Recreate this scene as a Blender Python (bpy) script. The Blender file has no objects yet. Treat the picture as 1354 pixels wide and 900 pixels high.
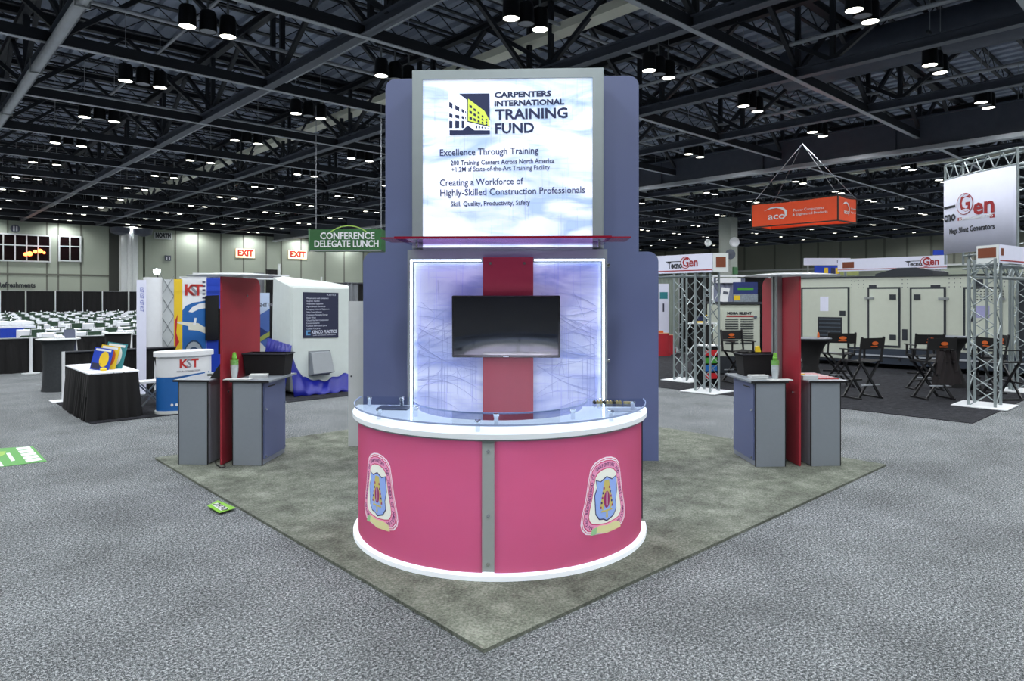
import bpy, bmesh, math, random
from mathutils import Vector, Matrix
random.seed(7)
SC = bpy.context.scene
COL = SC.collection
FPX = 902.67; CX = 677.0; HY = 393.0; HC = 1.95      # focal length in px of the 1354x900 frame, horizon row, eye height

# ---------------------------------------------------------------- camera, world, exposure
cam_d = bpy.data.cameras.new('camera'); cam = bpy.data.objects.new('camera', cam_d); COL.objects.link(cam)
cam_d.sensor_width = 36.0; cam_d.lens = 36.0 * FPX / 1354.0
cam_d.shift_y = -(450.0 - HY) / 1354.0
cam_d.clip_end = 400
cam.location = (0, 0, HC); cam.rotation_euler = (math.pi/2, 0, 0)
SC.camera = cam
W = bpy.data.worlds.new('world'); SC.world = W; W.use_nodes = True
W.node_tree.nodes['Background'].inputs[0].default_value = (0.35, 0.42, 0.55, 1)
W.node_tree.nodes['Background'].inputs[1].default_value = 0.25
SC.view_settings.view_transform = 'Standard'; SC.view_settings.look = 'None'
SC.view_settings.gamma = 1.0; SC.view_settings.use_curve_mapping = False
SC.view_settings.exposure = 0.0
LAMP_W = 430.0         # power of each lit high-bay lamp
EMIT_LAMP = 8.0

# ---------------------------------------------------------------- helpers
R = math.radians
GY = R(42.8)                       # the hall's grid is turned by this much against the camera
AX = Vector((math.cos(GY), math.sin(GY), 0)); BX = Vector((-math.sin(GY), math.cos(GY), 0))
def G(a, b, z=0.0): v = AX*a + BX*b; v.z = z; return v
def T(px): return (px-CX)/FPX
def depth_b(px, b): return b/(-AX.y*T(px)+AX.x)
def depth_a(px, a): return a/(AX.x*T(px)+AX.y)
def a_on_b(px, b): D = depth_b(px, b); return (AX.x*T(px)+AX.y)*D
def b_on_a(px, a): D = depth_a(px, a); return (-AX.y*T(px)+AX.x)*D
def z_at(py, D): return HC + (HY-py)*D/FPX
def P(px, py, D): return Vector((T(px)*D, D, z_at(py, D)))
def FL(px, py): D = HC*FPX/(py-HY); return Vector((T(px)*D, D, 0))

def lin(c):
    o = []
    for v in c[:3]:
        v = v/255.0
        o.append(v/12.92 if v <= .04045 else ((v+.055)/1.055)**2.4)
    return (o[0], o[1], o[2], 1)
MATS = {}
def mat(name, col, rough=.5, metal=0., emit=None, es=0., alpha=1., trans=0., var=0., vscale=8., bump=0., bscale=60., spec=.5, coord='Object'):
    if name in MATS: return MATS[name]
    m = bpy.data.materials.new(name); m.use_nodes = True; MATS[name] = m
    nt = m.node_tree; b = nt.nodes['Principled BSDF']
    c = lin(col); b.inputs['Base Color'].default_value = c
    b.inputs['Roughness'].default_value = rough; b.inputs['Metallic'].default_value = metal
    b.inputs['Specular IOR Level'].default_value = spec
    if emit is not None:
        b.inputs['Emission Color'].default_value = lin(emit); b.inputs['Emission Strength'].default_value = es
    if alpha < 1: b.inputs['Alpha'].default_value = alpha
    if trans: b.inputs['Transmission Weight'].default_value = trans; b.inputs['IOR'].default_value = 1.1
    tc = nt.nodes.new('ShaderNodeTexCoord')
    v_ = var if var else .06
    n = nt.nodes.new('ShaderNodeTexNoise'); n.inputs['Scale'].default_value = vscale; n.inputs['Detail'].default_value = 4
    nt.links.new(tc.outputs[coord], n.inputs['Vector'])
    mx = nt.nodes.new('ShaderNodeMix'); mx.data_type = 'RGBA'
    mx.inputs[6].default_value = tuple(max(0, x*(1-v_)) for x in c[:3])+(1,)
    mx.inputs[7].default_value = tuple(min(1, x*(1+v_)) for x in c[:3])+(1,)
    nt.links.new(n.outputs['Fac'], mx.inputs[0]); nt.links.new(mx.outputs[2], b.inputs['Base Color'])
    if bump:
        n2 = nt.nodes.new('ShaderNodeTexNoise'); n2.inputs['Scale'].default_value = bscale
        nt.links.new(tc.outputs[coord], n2.inputs['Vector'])
        bp = nt.nodes.new('ShaderNodeBump'); bp.inputs['Strength'].default_value = bump; bp.inputs['Distance'].default_value = .02
        nt.links.new(n2.outputs['Fac'], bp.inputs['Height']); nt.links.new(bp.outputs['Normal'], b.inputs['Normal'])
    return m

class MB:
    def __init__(s): s.v = []; s.f = []
    def add(s, vs, fs):
        k = len(s.v); s.v += [tuple(v) for v in vs]; s.f += [tuple(i+k for i in f) for f in fs]; return s
    def box(s, x0, x1, y0, y1, z0, z1):
        return s.add([(x0,y0,z0),(x1,y0,z0),(x1,y1,z0),(x0,y1,z0),(x0,y0,z1),(x1,y0,z1),(x1,y1,z1),(x0,y1,z1)],
            [(0,3,2,1),(4,5,6,7),(0,1,5,4),(1,2,6,5),(2,3,7,6),(3,0,4,7)])
    def beam(s, p, q, w, h=None, up=(0,0,1)):
        h = h or w; p = Vector(p); q = Vector(q); d = (q-p).normalized(); u = Vector(up)
        if abs(d.dot(u)) > .98: u = Vector((0,1,0))
        sx = d.cross(u).normalized()*(w/2); sy = sx.cross(d).normalized()*(h/2)
        vs = []
        for c in (p, q): vs += [c-sx-sy, c+sx-sy, c+sx+sy, c-sx+sy]
        return s.add(vs, [(0,1,2,3),(7,6,5,4),(0,4,5,1),(1,5,6,2),(2,6,7,3),(3,7,4,0)])
    def cyl(s, p, q, r, n=10, r2=None, cap=True):
        p = Vector(p); q = Vector(q); d = (q-p).normalized(); u = Vector((0,0,1)) if abs(d.z) < .95 else Vector((1,0,0))
        e1 = d.cross(u).normalized(); e2 = e1.cross(d); r2 = r if r2 is None else r2
        vs = [p+(e1*math.cos(2*math.pi*i/n)+e2*math.sin(2*math.pi*i/n))*r for i in range(n)]
        vs += [q+(e1*math.cos(2*math.pi*i/n)+e2*math.sin(2*math.pi*i/n))*r2 for i in range(n)]
        fs = [(i, i+n, (i+1)%n+n, (i+1)%n) for i in range(n)]
        if cap: fs += [tuple(range(n)), tuple(range(2*n-1, n-1, -1))]
        return s.add(vs, fs)
    def tube(s, pts, r, n=6):
        for a, b in zip(pts[:-1], pts[1:]): s.cyl(a, b, r, n)
        return s
    def lathe(s, prof, n=24, cx=0, cy=0, sx=1, sy=1):
        vs = []; m = len(prof)
        for i in range(n):
            t = 2*math.pi*i/n
            for r, z in prof: vs.append((cx+r*math.cos(t)*sx, cy+r*math.sin(t)*sy, z))
        fs = [(i*m+j, ((i+1)%n)*m+j, ((i+1)%n)*m+j+1, i*m+j+1) for i in range(n) for j in range(m-1)]
        if prof[0][0] > 1e-4: fs.append(tuple(i*m for i in range(n-1, -1, -1)))
        if prof[-1][0] > 1e-4: fs.append(tuple(i*m+m-1 for i in range(n)))
        return s.add(vs, fs)
    def prism(s, poly, z0, z1):                                    # poly in XY, extruded in z
        n = len(poly)
        vs = [(x,y,z0) for x,y in poly]+[(x,y,z1) for x,y in poly]
        return s.add(vs, [tuple(range(n-1,-1,-1)), tuple(range(n,2*n))]+[(i,(i+1)%n,(i+1)%n+n,i+n) for i in range(n)])
    def slab(s, poly, y0, y1):                                     # poly in XZ, extruded in y
        n = len(poly)
        vs = [(x,y0,z) for x,z in poly]+[(x,y1,z) for x,z in poly]
        return s.add(vs, [tuple(range(n)), tuple(range(2*n-1,n-1,-1))]+[(i,i+n,(i+1)%n+n,(i+1)%n) for i in range(n)])
    def drape(s, p0, p1, z0, z1, amp=.03, per=.16, th=.012, ftop=.5, n=None):
        p0 = Vector((p0[0],p0[1],0)); p1 = Vector((p1[0],p1[1],0)); L = (p1-p0).length; d = (p1-p0)/L; nn = Vector((-d.y,d.x,0))
        n = n or max(4, min(400, int(L/per*4))); vs = []
        for k, (z, am) in enumerate(((z1, amp*ftop), (z0, amp))):
            for i in range(n+1):
                t = i/n; o = am*(math.sin(t*L/per*6.283)+.4*math.sin(t*L/per*2.7+1))
                q = p0+d*(t*L)+nn*o; vs.append((q.x,q.y,z))
        for k in range(2):
            for i in range(n+1):
                x, y, z = vs[k*(n+1)+i]; vs.append((x+nn.x*th, y+nn.y*th, z))
        m = n+1; fs = []
        for i in range(n):
            fs += [(i,i+1,m+i+1,m+i), (2*m+i+1,2*m+i,3*m+i,3*m+i+1), (i+1,i,2*m+i,2*m+i+1), (m+i,m+i+1,3*m+i+1,3*m+i)]
        fs += [(0,m,3*m,2*m),(m-1,3*m-1,4*m-1,2*m-1)]
        return s.add(vs, fs)
    def build(s, name, m, parent=None, loc=(0,0,0), rz=0., smooth=False, bevel=0., rot=None):
        me = bpy.data.meshes.new(name); me.from_pydata(s.v, [], s.f)
        bm = bmesh.new(); bm.from_mesh(me); bmesh.ops.recalc_face_normals(bm, faces=bm.faces)
        bm.to_mesh(me); bm.free()
        if m: me.materials.append(m)
        if smooth:
            me.polygons.foreach_set('use_smooth', [len(p.vertices) <= 4 for p in me.polygons])
            try: me.set_sharp_from_angle(angle=R(40))
            except Exception: pass
        o = bpy.data.objects.new(name, me); COL.objects.link(o); o.location = loc
        o.rotation_euler = rot if rot else (0,0,rz)
        if parent: o.parent = parent
        if bevel:
            md = o.modifiers.new('bevel', 'BEVEL'); md.width = bevel; md.segments = 2; md.limit_method = 'ANGLE'
        return o

def inst(src, parent=None, loc=None, rot=None, scale=None):
    o = src.copy(); COL.objects.link(o)
    if parent is not None: o.parent = parent
    if loc is not None: o.location = loc
    if rot is not None: o.rotation_euler = rot
    if scale is not None: o.scale = scale
    return o
def tag(o, label, cat, group=None):
    o['label'] = label; o['category'] = cat
    if group: o['group'] = group
    return o
def thing(name, label, cat, loc=(0,0,0), rz=0., group=None):
    o = bpy.data.objects.new(name, None); COL.objects.link(o); o.location = loc; o.rotation_euler = (0,0,rz)
    o.empty_display_size = .1
    return tag(o, label, cat, group)
def struct(o): o['kind'] = 'structure'; return o
def dup(root, loc, rz=0., label=None, group=None):
    kids = {}
    def rec(o, par):
        c = o.copy(); COL.objects.link(c)
        if par is not None: c.parent = par
        for ch in KIDS(o): rec(ch, c)
        return c
    r = rec(root, None); r.location = loc; r.rotation_euler = (0,0,rz)
    if label: r['label'] = label
    if group: r['group'] = group
    return r
_kc = {}
def KIDS(o):
    if o.name not in _kc: _kc[o.name] = list(o.children)
    return _kc[o.name]

_tc = {}
def text_mesh(s, size, bold=0., ext=.0015, res=2, fit=None, align='CENTER', spacing=1.):
    cu = bpy.data.curves.new('t', 'FONT'); cu.body = s; cu.size = size; cu.extrude = ext; cu.offset = bold
    cu.resolution_u = res; cu.align_x = align; cu.align_y = 'CENTER'; cu.space_character = spacing
    o = bpy.data.objects.new('t', cu); COL.objects.link(o)
    dg = bpy.context.evaluated_depsgraph_get()
    me = bpy.data.meshes.new_from_object(o.evaluated_get(dg))
    bpy.data.objects.remove(o); bpy.data.curves.remove(cu)
    me.materials.clear()
    xs = [v.co.x for v in me.vertices]
    if fit and xs:
        w = max(xs)-min(xs); k = fit/w
        for v in me.vertices: v.co.x *= k
    for v in me.vertices: v.co = Vector((v.co.x, -v.co.z, v.co.y))   # stands upright, reads from -Y
    return me
def text(s, size, m, parent, x, y, z, name='lettering', rz=0., rot=None, **kw):
    me = text_mesh(s, size, **kw); me.name = name; me.materials.append(m)
    o = bpy.data.objects.new(name, me); COL.objects.link(o)
    o.location = (x, y, z); o.rotation_euler = rot if rot else (0,0,rz)
    if parent: o.parent = parent
    return o
def decal(name, poly, m, parent, y=0., layer=1, th=.001):
    o = MB().slab(poly, -th, 0).build(name, m, parent); o.location.y = y-.0022*layer; return o
def rr(x0, x1, z0, z1, r, n=4, corners=(1,1,1,1)):
    out = []
    for (cx, cz, a0, on) in ((x1-r, z0+r, -90, corners[1]), (x1-r, z1-r, 0, corners[2]), (x0+r, z1-r, 90, corners[3]), (x0+r, z0+r, 180, corners[0])):
        if on:
            for i in range(n+1):
                t = R(a0+90*i/n); out.append((cx+r*math.cos(t), cz+r*math.sin(t)))
        else:
            out.append((cx+r*(1 if a0 in (-90, 0) else -1), cz+r*(1 if a0 in (0, 90) else -1)))
    return out
def ell(cx, cz, rx, rz, n=20, a0=0, a1=360):
    full = a1-a0 >= 360
    return [(cx+rx*math.cos(R(a0+(a1-a0)*i/(n if full else n-1))), cz+rz*math.sin(R(a0+(a1-a0)*i/(n if full else n-1)))) for i in range(n)]
def arc_band(cx, cz, r1, r2, a0, a1, n=16):
    return [(cx+r2*math.cos(R(a0+(a1-a0)*i/n)), cz+r2*math.sin(R(a0+(a1-a0)*i/n))) for i in range(n+1)] + \
           [(cx+r1*math.cos(R(a1-(a1-a0)*i/n)), cz+r1*math.sin(R(a1-(a1-a0)*i/n))) for i in range(n+1)]

# ---------------------------------------------------------------- materials
white = mat('white_paint', (215,218,222), .5)
offw = mat('off_white', (200,205,205), .6)
cream = mat('cream_enamel', (184,190,178), .35, var=.05)
black = mat('black_satin', (18,18,20), .5)
blackcloth = mat('black_cloth', (14,14,16), .9, var=.3, vscale=20)
dsteel = mat('dark_steel', (34,38,46), .55, var=.2, vscale=2)
dsteel2 = mat('grey_steel', (78,84,98), .5, var=.2, vscale=3)
psteel = mat('pale_galvanised', (165,170,178), .45, metal=.3, var=.2, vscale=3)
alu = mat('brushed_aluminium', (165,170,172), .35, metal=.8)
aluf = mat('aluminium_frame', (140,150,152), .4, metal=.45)
chrome = mat('chrome', (215,218,222), .15, metal=1.)
slate = mat('slate_laminate', (88,98,134), .42, var=.04, vscale=3)
greylam = mat('grey_laminate', (132,140,148), .45, metal=.1, var=.04, vscale=30)
redlam = mat('red_laminate', (148,40,52), .35, var=.06)
navy = mat('navy_ink', (18,36,84), .5)
navy2 = mat('navy_board', (34,38,66), .5)
bluesatin = mat('blue_satin', (8,20,128), .45, var=.25, vscale=5)
bluep = mat('blue_print', (20,90,160), .5)
bluer = mat('royal_blue', (12,56,170), .5)
yel = mat('yellow_print', (214,180,30), .5)
orange = mat('orange_fabric', (226,74,22), .6)
orange2 = mat('orange_print', (190,88,26), .6)
redp = mat('red_print', (176,26,34), .5)
greenp = mat('green_print', (60,140,45), .5)
darkgreen = mat('dark_green_plastic', (38,66,48), .5)
cloth = mat('white_tablecloth', (225,228,235), .8)
greyd = mat('grey_drape', (110,114,120), .85, var=.15, vscale=12)
brownp = mat('brown_print', (110,52,24), .5)
skinp = mat('pale_green_print', (196,206,90), .5)
lilac = mat('lilac_fabric', (210,213,232), .8, var=.04)
redcloth = mat('red_tablecloth', (150,18,34), .8, var=.1)
jacketm = mat('dark_brown_cloth', (30,24,26), .9, var=.3, vscale=12)
warmlamp = mat('warm_point', (255,160,90), .5, emit=(255,120,60), es=6)
# ---------------------------------------------------------------- setting: floor, walls, roof
def carpet(name, c0, c1, c2, s1, s2, mott, m0=.82, m1=1.15):
    m = bpy.data.materials.new(name); m.use_nodes = True; nt = m.node_tree; b = nt.nodes['Principled BSDF']
    b.inputs['Roughness'].default_value = .95; b.inputs['Specular IOR Level'].default_value = .15
    tc = nt.nodes.new('ShaderNodeTexCoord')
    def noise(sc, det, rough=.6):
        n = nt.nodes.new('ShaderNodeTexNoise'); n.inputs['Scale'].default_value = sc; n.inputs['Detail'].default_value = det
        n.inputs['Roughness'].default_value = rough; nt.links.new(tc.outputs['Object'], n.inputs['Vector']); return n
    n1 = noise(s1, 3, .7); n2 = noise(s2, 4, .6); n3 = noise(mott, 4, .6)
    r1 = nt.nodes.new('ShaderNodeValToRGB'); e = r1.color_ramp.elements
    e[0].position = .38; e[0].color = lin(c0); e[1].position = .63; e[1].color = lin(c2)
    k = r1.color_ramp.elements.new(.5); k.color = lin(c1)
    ad = nt.nodes.new('ShaderNodeMix'); ad.data_type = 'FLOAT'; ad.inputs[0].default_value = .4
    nt.links.new(n1.outputs['Fac'], ad.inputs[2]); nt.links.new(n2.outputs['Fac'], ad.inputs[3])
    nt.links.new(ad.outputs[0], r1.inputs['Fac'])
    r3 = nt.nodes.new('ShaderNodeMapRange'); r3.inputs[1].default_value = .3; r3.inputs[2].default_value = .7; r3.inputs[3].default_value = m0; r3.inputs[4].default_value = m1
    nt.links.new(n3.outputs['Fac'], r3.inputs[0])
    mu = nt.nodes.new('ShaderNodeMix'); mu.data_type = 'RGBA'; mu.blend_type = 'MULTIPLY'; mu.inputs[0].default_value = 1
    cb = nt.nodes.new('ShaderNodeCombineColor')
    for i in range(3): nt.links.new(r3.outputs[0], cb.inputs[i])
    nt.links.new(r1.outputs[0], mu.inputs[6]); nt.links.new(cb.outputs[0], mu.inputs[7])
    nt.links.new(mu.outputs[2], b.inputs['Base Color'])
    bp = nt.nodes.new('ShaderNodeBump'); bp.inputs['Strength'].default_value = .5; bp.inputs['Distance'].default_value = .01
    nt.links.new(n1.outputs['Fac'], bp.inputs['Height']); nt.links.new(bp.outputs['Normal'], b.inputs['Normal'])
    return m
hallc = carpet('speckled_grey_carpet', (16,18,20), (84,89,92), (214,219,222), 200, 60, 1.1, .74, 1.2)
boothc = carpet('sage_carpet', (82,86,78), (110,115,105), (138,143,133), 60, 4.5, 1.9, .66, 1.2)
blackc = carpet('black_carpet', (18,18,22), (36,37,42), (60,62,68), 70, 9, 2)
BW = 75.0; AW = 86.9; ZC = 8.75; ZD = 12.0
A0, B0 = -14.0, -16.0
fl = MB().box(A0, AW, B0, BW, -.3, 0).build('floor', hallc, rz=GY); struct(fl)
wallm = mat('concrete_panel', (158,166,152), .8, var=.1, vscale=.35)
wallm2 = mat('concrete_panel_dark', (132,135,124), .8, var=.12, vscale=.3)
darkw = mat('dark_upper_wall', (26,27,32), .8)
jointm = mat('joint_grey', (104,106,98), .9)  # darker grey of the wall panel joints
def wall(name, m, length_ax, fixed, lo, hi, zs, th=.4):
    pass
ZW = 8.8
wl = struct(MB().box(A0, AW+.4, BW, BW+.4, 0, ZW).build('wall_left', wallm, rz=GY))
wr = struct(MB().box(AW, AW+.4, B0, BW, 0, 5.6).build('wall_right', wallm, rz=GY))
k = MB().box(AW-.1, AW+.4, B0, BW, 5.6, ZW+.5).build('upper_wall_panel', wallm2, wr)
MB().box(A0, AW+.4, BW, BW+.4, ZW, ZD+.4).build('upper_wall', darkw, wl)
MB().box(AW, AW+.4, B0, BW, ZW+.5, ZD+.4).build('upper_wall', darkw, wr)
struct(MB().box(A0-.4, A0, B0, BW, 0, ZD+.4).build('wall_back', wallm2, rz=GY))
struct(MB().box(A0, AW, B0-.4, B0, 0, ZD+.4).build('wall_front', wallm2, rz=GY))
# panel joints of the concrete walls: raised ribs, each its own piece
src = MB().box(-.06, .06, -.05, 0, 0, ZW).build('panel_joint', jointm, wl); src.location = (a_on_b(10, BW), BW, 0)
for px in (62, 77, 107, 232, 262, 292, 322, 352, 372, 398, 430, 455, 480):
    inst(src, wl, (a_on_b(px, BW), BW, 0))
hj = MB().box(a_on_b(-40, BW), a_on_b(144, BW), BW-.05, BW, z_at(363, depth_b(70,BW))-.08, z_at(363, depth_b(70,BW))+.08).build('panel_joint', jointm, wl)
src = MB().box(-.05, 0, -.12, .12, 5.4, ZW+.5).build('panel_joint', jointm, wr); src.location = (AW-.1, b_on_a(880, AW), 0)
for px in (905, 940, 985, 1025, 1060, 1082, 1112, 1146, 1170, 1200, 1232, 1262, 1290, 1320, 1345): inst(src, wr, (AW-.1, b_on_a(px, AW), 0))
MB().box(AW-.3, AW, B0, BW, 5.45, 5.65).build('ledge', offw, wr)

# left wall windows
winm = mat('dark_glass', (26,14,16), .12, spec=.6)
def wall_window(n, px0, px1, py0, py1, nx, ny, bars):
    a0, a1 = a_on_b(px0, BW), a_on_b(px1, BW); D = depth_b((px0+px1)/2, BW)
    z0, z1 = z_at(py1, D), z_at(py0, D)
    w = struct(MB().box(a0, a1, -.06, 0, z0, z1).build('window_%d' % n, winm, loc=G(0,BW-.02), rz=GY))
    fr = MB(); t = .13
    fr.box(a0-t, a1+t, -.14, 0, z1, z1+t); fr.box(a0-t, a1+t, -.14, 0, z0-t, z0); fr.box(a0-t, a0, -.14, 0, z0, z1); fr.box(a1, a1+t, -.14, 0, z0, z1)
    fr.build('window_frame', offw, w)
    for i in range(1, nx): MB().box(a0+(a1-a0)*i/nx-.05, a0+(a1-a0)*i/nx+.05, -.12, 0, z0, z1).build('mullion', offw, w)
    for j in range(1, ny): MB().box(a0, a1, -.11, 0, z0+(z1-z0)*.6-.05, z0+(z1-z0)*.6+.05).build('glazing_bar', offw, w)
    for (px, py, r) in bars:
        a = a_on_b(px, BW); z = z_at(py, D)
        MB().lathe([(0,z-r),(r*.7,z-r*.7),(r,z),(r*.7,z+r*.7),(0,z+r)], 8, a, -.12).build('warm_light', warmlamp, w)
wall_window(1, -12, 65, 311, 344, 5, 2, [(33,336,.16),(39,335,.22),(46,332,.16),(53,331,.2),(58,333,.12)])
wall_window(2, 79, 105, 313.5, 344, 2, 2, [])

# pilasters and pipes at the recess of the left wall
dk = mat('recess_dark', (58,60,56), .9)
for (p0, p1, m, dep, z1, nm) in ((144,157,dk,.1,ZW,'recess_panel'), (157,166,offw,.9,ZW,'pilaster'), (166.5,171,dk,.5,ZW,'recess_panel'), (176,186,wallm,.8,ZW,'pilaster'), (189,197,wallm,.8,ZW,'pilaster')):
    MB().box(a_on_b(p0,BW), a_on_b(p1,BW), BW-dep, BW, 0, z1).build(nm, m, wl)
for p in (168, 173, 175.3):
    MB().cyl((a_on_b(p,BW), BW-1, 0), (a_on_b(p,BW), BW-1, ZW), .22, 10).build('pipe', offw, wl, smooth=True)
for p0, p1 in ((140,166),(174,192)):
    zz = 8.6; MB().lathe([(.2,zz-.7),(.8,zz-.5),(.9,zz),(.4,zz+.1)], 14, a_on_b((p0+p1)/2,BW), BW-1.6).build('duct_outlet', dsteel2, wl, smooth=True)

# roof deck, folded sheet running along b
deckm = mat('painted_roof_deck', (150,160,180), .6, var=.3, vscale=.5)
m_ = MB(); vs = []; fs = []; a = A0; i = 0
while a < AW:
    vs += [(a, B0, ZD), (a, BW, ZD), (a+.3, B0, ZD), (a+.3, BW, ZD), (a+.36, B0, ZD+.16), (a+.36, BW, ZD+.16), (a+.6, B0, ZD+.16), (a+.6, BW, ZD+.16)]
    a += .66
n = len(vs)//2
fs = [(2*i, 2*i+1, 2*i+3, 2*i+2) for i in range(n-1)]
m_.add(vs, fs)
ceil = struct(m_.build('ceiling', deckm, rz=GY))
MB().box(A0-.4, AW+.4, B0-.4, BW+.4, ZD+.3, ZD+.4).build('deck_backing', darkw, ceil)
# purlins run along a
pm = MB().box(A0, AW, -.06, .06, ZD-.62, ZD-.57).box(A0, AW, -.06, .06, ZD-.06, ZD)
aa = A0
while aa < AW-1.6: pm.beam((aa,0,ZD-.06),(aa+.75,0,ZD-.6),.03).beam((aa+.75,0,ZD-.6),(aa+1.5,0,ZD-.06),.03); aa += 1.5
ps = pm.build('purlin', dsteel, ceil); ps.location = (0, B0+.5, 0)
b = B0+2.0
while b < BW-1:
    inst(ps, ceil, (0, b, 0)); b += 1.52

ORD = ['first','second','third','fourth','fifth','sixth','seventh','eighth','ninth','tenth','eleventh','twelfth','thirteenth','fourteenth','fifteenth']
# trusses: bottom chord as an I section, top chord, verticals and diagonals, each member its own piece
def chordmesh(L, name, m, z0, h, w, parent):
    return MB().box(0, L, -w/2, w/2, z0, z0+.035).box(0, L, -.02, .02, z0, z0+h).box(0, L, -w/2, w/2, z0+h-.03, z0+h).build(name, m, parent)
def truss(name, label, origin, rz, L, pan, mb, zc, zt, group, proto=None, w_=True):
    if proto:
        r = dup(proto, origin, rz, label, group); return r
    t = thing(name, label, 'truss', origin, rz, group)
    if w_:
        chordmesh(L, 'bottom_chord', mb, zc, .3, .3, t)
    else:
        MB().box(0,L,-.07,.07,zc+.02,zc+.32).build('bottom_chord', dsteel, t); MB().box(0,L,-.085,.085,zc,zc+.02).build('bottom_flange', psteel, t)  # pale flange colour stands in for the highlight along the chord's lower edge
    chordmesh(L, 'top_chord', dsteel, zt-.25, .25, .25, t)
    v = MB().box(-.07,.07,-.07,.07,zc+.25,zt-.2).build('web_post', dsteel, t)
    d1 = MB().beam((0,0,zc+.3),(pan/2,0,zt-.2),.13).build('web_diagonal', dsteel, t)
    d2 = MB().beam((pan/2,0,zt-.2),(pan,0,zc+.3),.13).build('web_diagonal', dsteel, t)
    n = int(L/pan)
    for i in range(1, n): inst(v, t, (i*pan,0,0)); inst(d1, t, (i*pan,0,0)); inst(d2, t, (i*pan,0,0))
    return t
pr = None
LA = AW-A0-.2
for k_ in range(-1, 12):
    b = 3.55+6.1*k_
    lab = {1:'dark roof truss running up to the right, first one visible above the counter', 2:'dark roof truss running up to the right, second one out above the tower', 3:'dark roof truss running up to the right, third one out beyond the tower'}.get(k_, 'dark steel roof truss running to the right, one of many across the roof')
    g = 'roof trusses running to the right'
    if k_ >= 0: lab = 'dark roof truss running to the right, %s nearest of its direction' % ORD[k_]; lab = lab.replace('first nearest', 'the nearest')
    o = truss('roof_truss', lab, G(A0+.1, b), GY, LA, 5.85, dsteel2, ZC, 11.65, g, pr, False)
    if pr is None: pr = o
pr = None
LB = BW-B0-.2
for k_ in range(0, 15):
    if k_ == 5: continue
    a = 3.45+5.85*k_
    o = truss('roof_truss', 'dark roof truss running back to the left, %s from the left' % ORD[k_-(k_>5)], G(a, B0+.1), GY+math.pi/2, LB, 6.1, dsteel2, ZC+.02, 11.3, 'roof trusses running back to the left', pr)
    if pr is None: pr = o
# solid plate girder carrying the partition track
pg = thing('plate_girder', 'deep dark plate girder with pale lower flange crossing above the orange hanging sign', 'beam', G(32.7, B0+.1), GY+math.pi/2)
MB().box(0, LB, -.04, .04, 8.35, 9.6).build('web_plate', dsteel2, pg)
MB().box(0, LB, -.22, .22, 8.2, 8.38).build('lower_flange', psteel, pg)
MB().box(0, LB, -.2, .2, 9.6, 9.66).build('upper_flange', dsteel2, pg)
for i in range(14): MB().box(i*6.1+2, i*6.1+2.08, -.16, .16, 8.38, 9.6).build('stiffener', dsteel2, pg)
# pipes and ducts
t = thing('sprinkler_main', 'thick pale pipe slung under the trusses at top left', 'pipe', G(3.3, B0+.1), GY+math.pi/2)
MB().cyl((0,0,8.55),(LB,0,8.55),.13,12).build('pipe', psteel, t, smooth=True)
hs = MB().box(-.03,.03,-.16,.16,8.38,8.42).box(-.03,.03,-.16,-.13,8.4,8.8).box(-.03,.03,.13,.16,8.4,8.8).build('pipe_hanger', alu, t); hs.location = (3,0,0)
for i in range(1, 14): inst(hs, t, (3+i*6.1,0,0))
ductm = mat('pale_duct', (225,225,210), .6, var=.12, vscale=1)
tag(MB().box(-LB/2, LB/2, -.28, .28, 10.05, 10.3).build('duct', ductm, loc=G(15.4, (B0+BW)/2), rz=GY+math.pi/2), 'pale straight air duct above the tower running back to the left', 'duct')
tag(MB().box(-LB/2, LB/2, -.22, .22, 9.6, 9.85).build('duct', ductm, loc=G(44.3, (B0+BW)/2), rz=GY+math.pi/2), 'long pale duct beyond the plate girder above the orange sign', 'duct')
_n = 0
for (a, z, r_) in ((6.9, 10.2, .05), (11.0, 9.9, .06), (20.5, 9.7, .07), (27, 9.5, .06)):
    tag(MB().cyl((-LB/2,0,z),(LB/2,0,z),r_,8).build('conduit', psteel, loc=G(a,(B0+BW)/2), rz=GY+math.pi/2, smooth=True), 'thin pale conduit running back to the left in the roof, %s from the left' % ORD[_n], 'pipe', 'conduits in the roof'); _n += 1
_n = 0
for (b, z, r_) in ((10.2, 9.3, .05), (14.2, 10.2, .05), (20.4, 9.6, .06), (29, 9.4, .05)):
    tag(MB().cyl((-LA/2,0,z),(LA/2,0,z),r_,8).build('conduit', psteel, loc=G((A0+AW)/2,b), rz=GY, smooth=True), 'thin pale conduit running to the right in the roof, %s nearest' % ORD[_n], 'pipe', 'conduits in the roof'); _n += 1
big = MB().cyl((0,-6,10.6),(0,8,10.6),.75,20).build('round_duct', dsteel2, loc=G(25.5,4), rz=GY, smooth=True); tag(big, 'large round dark duct near the roof at top right', 'duct')

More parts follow.
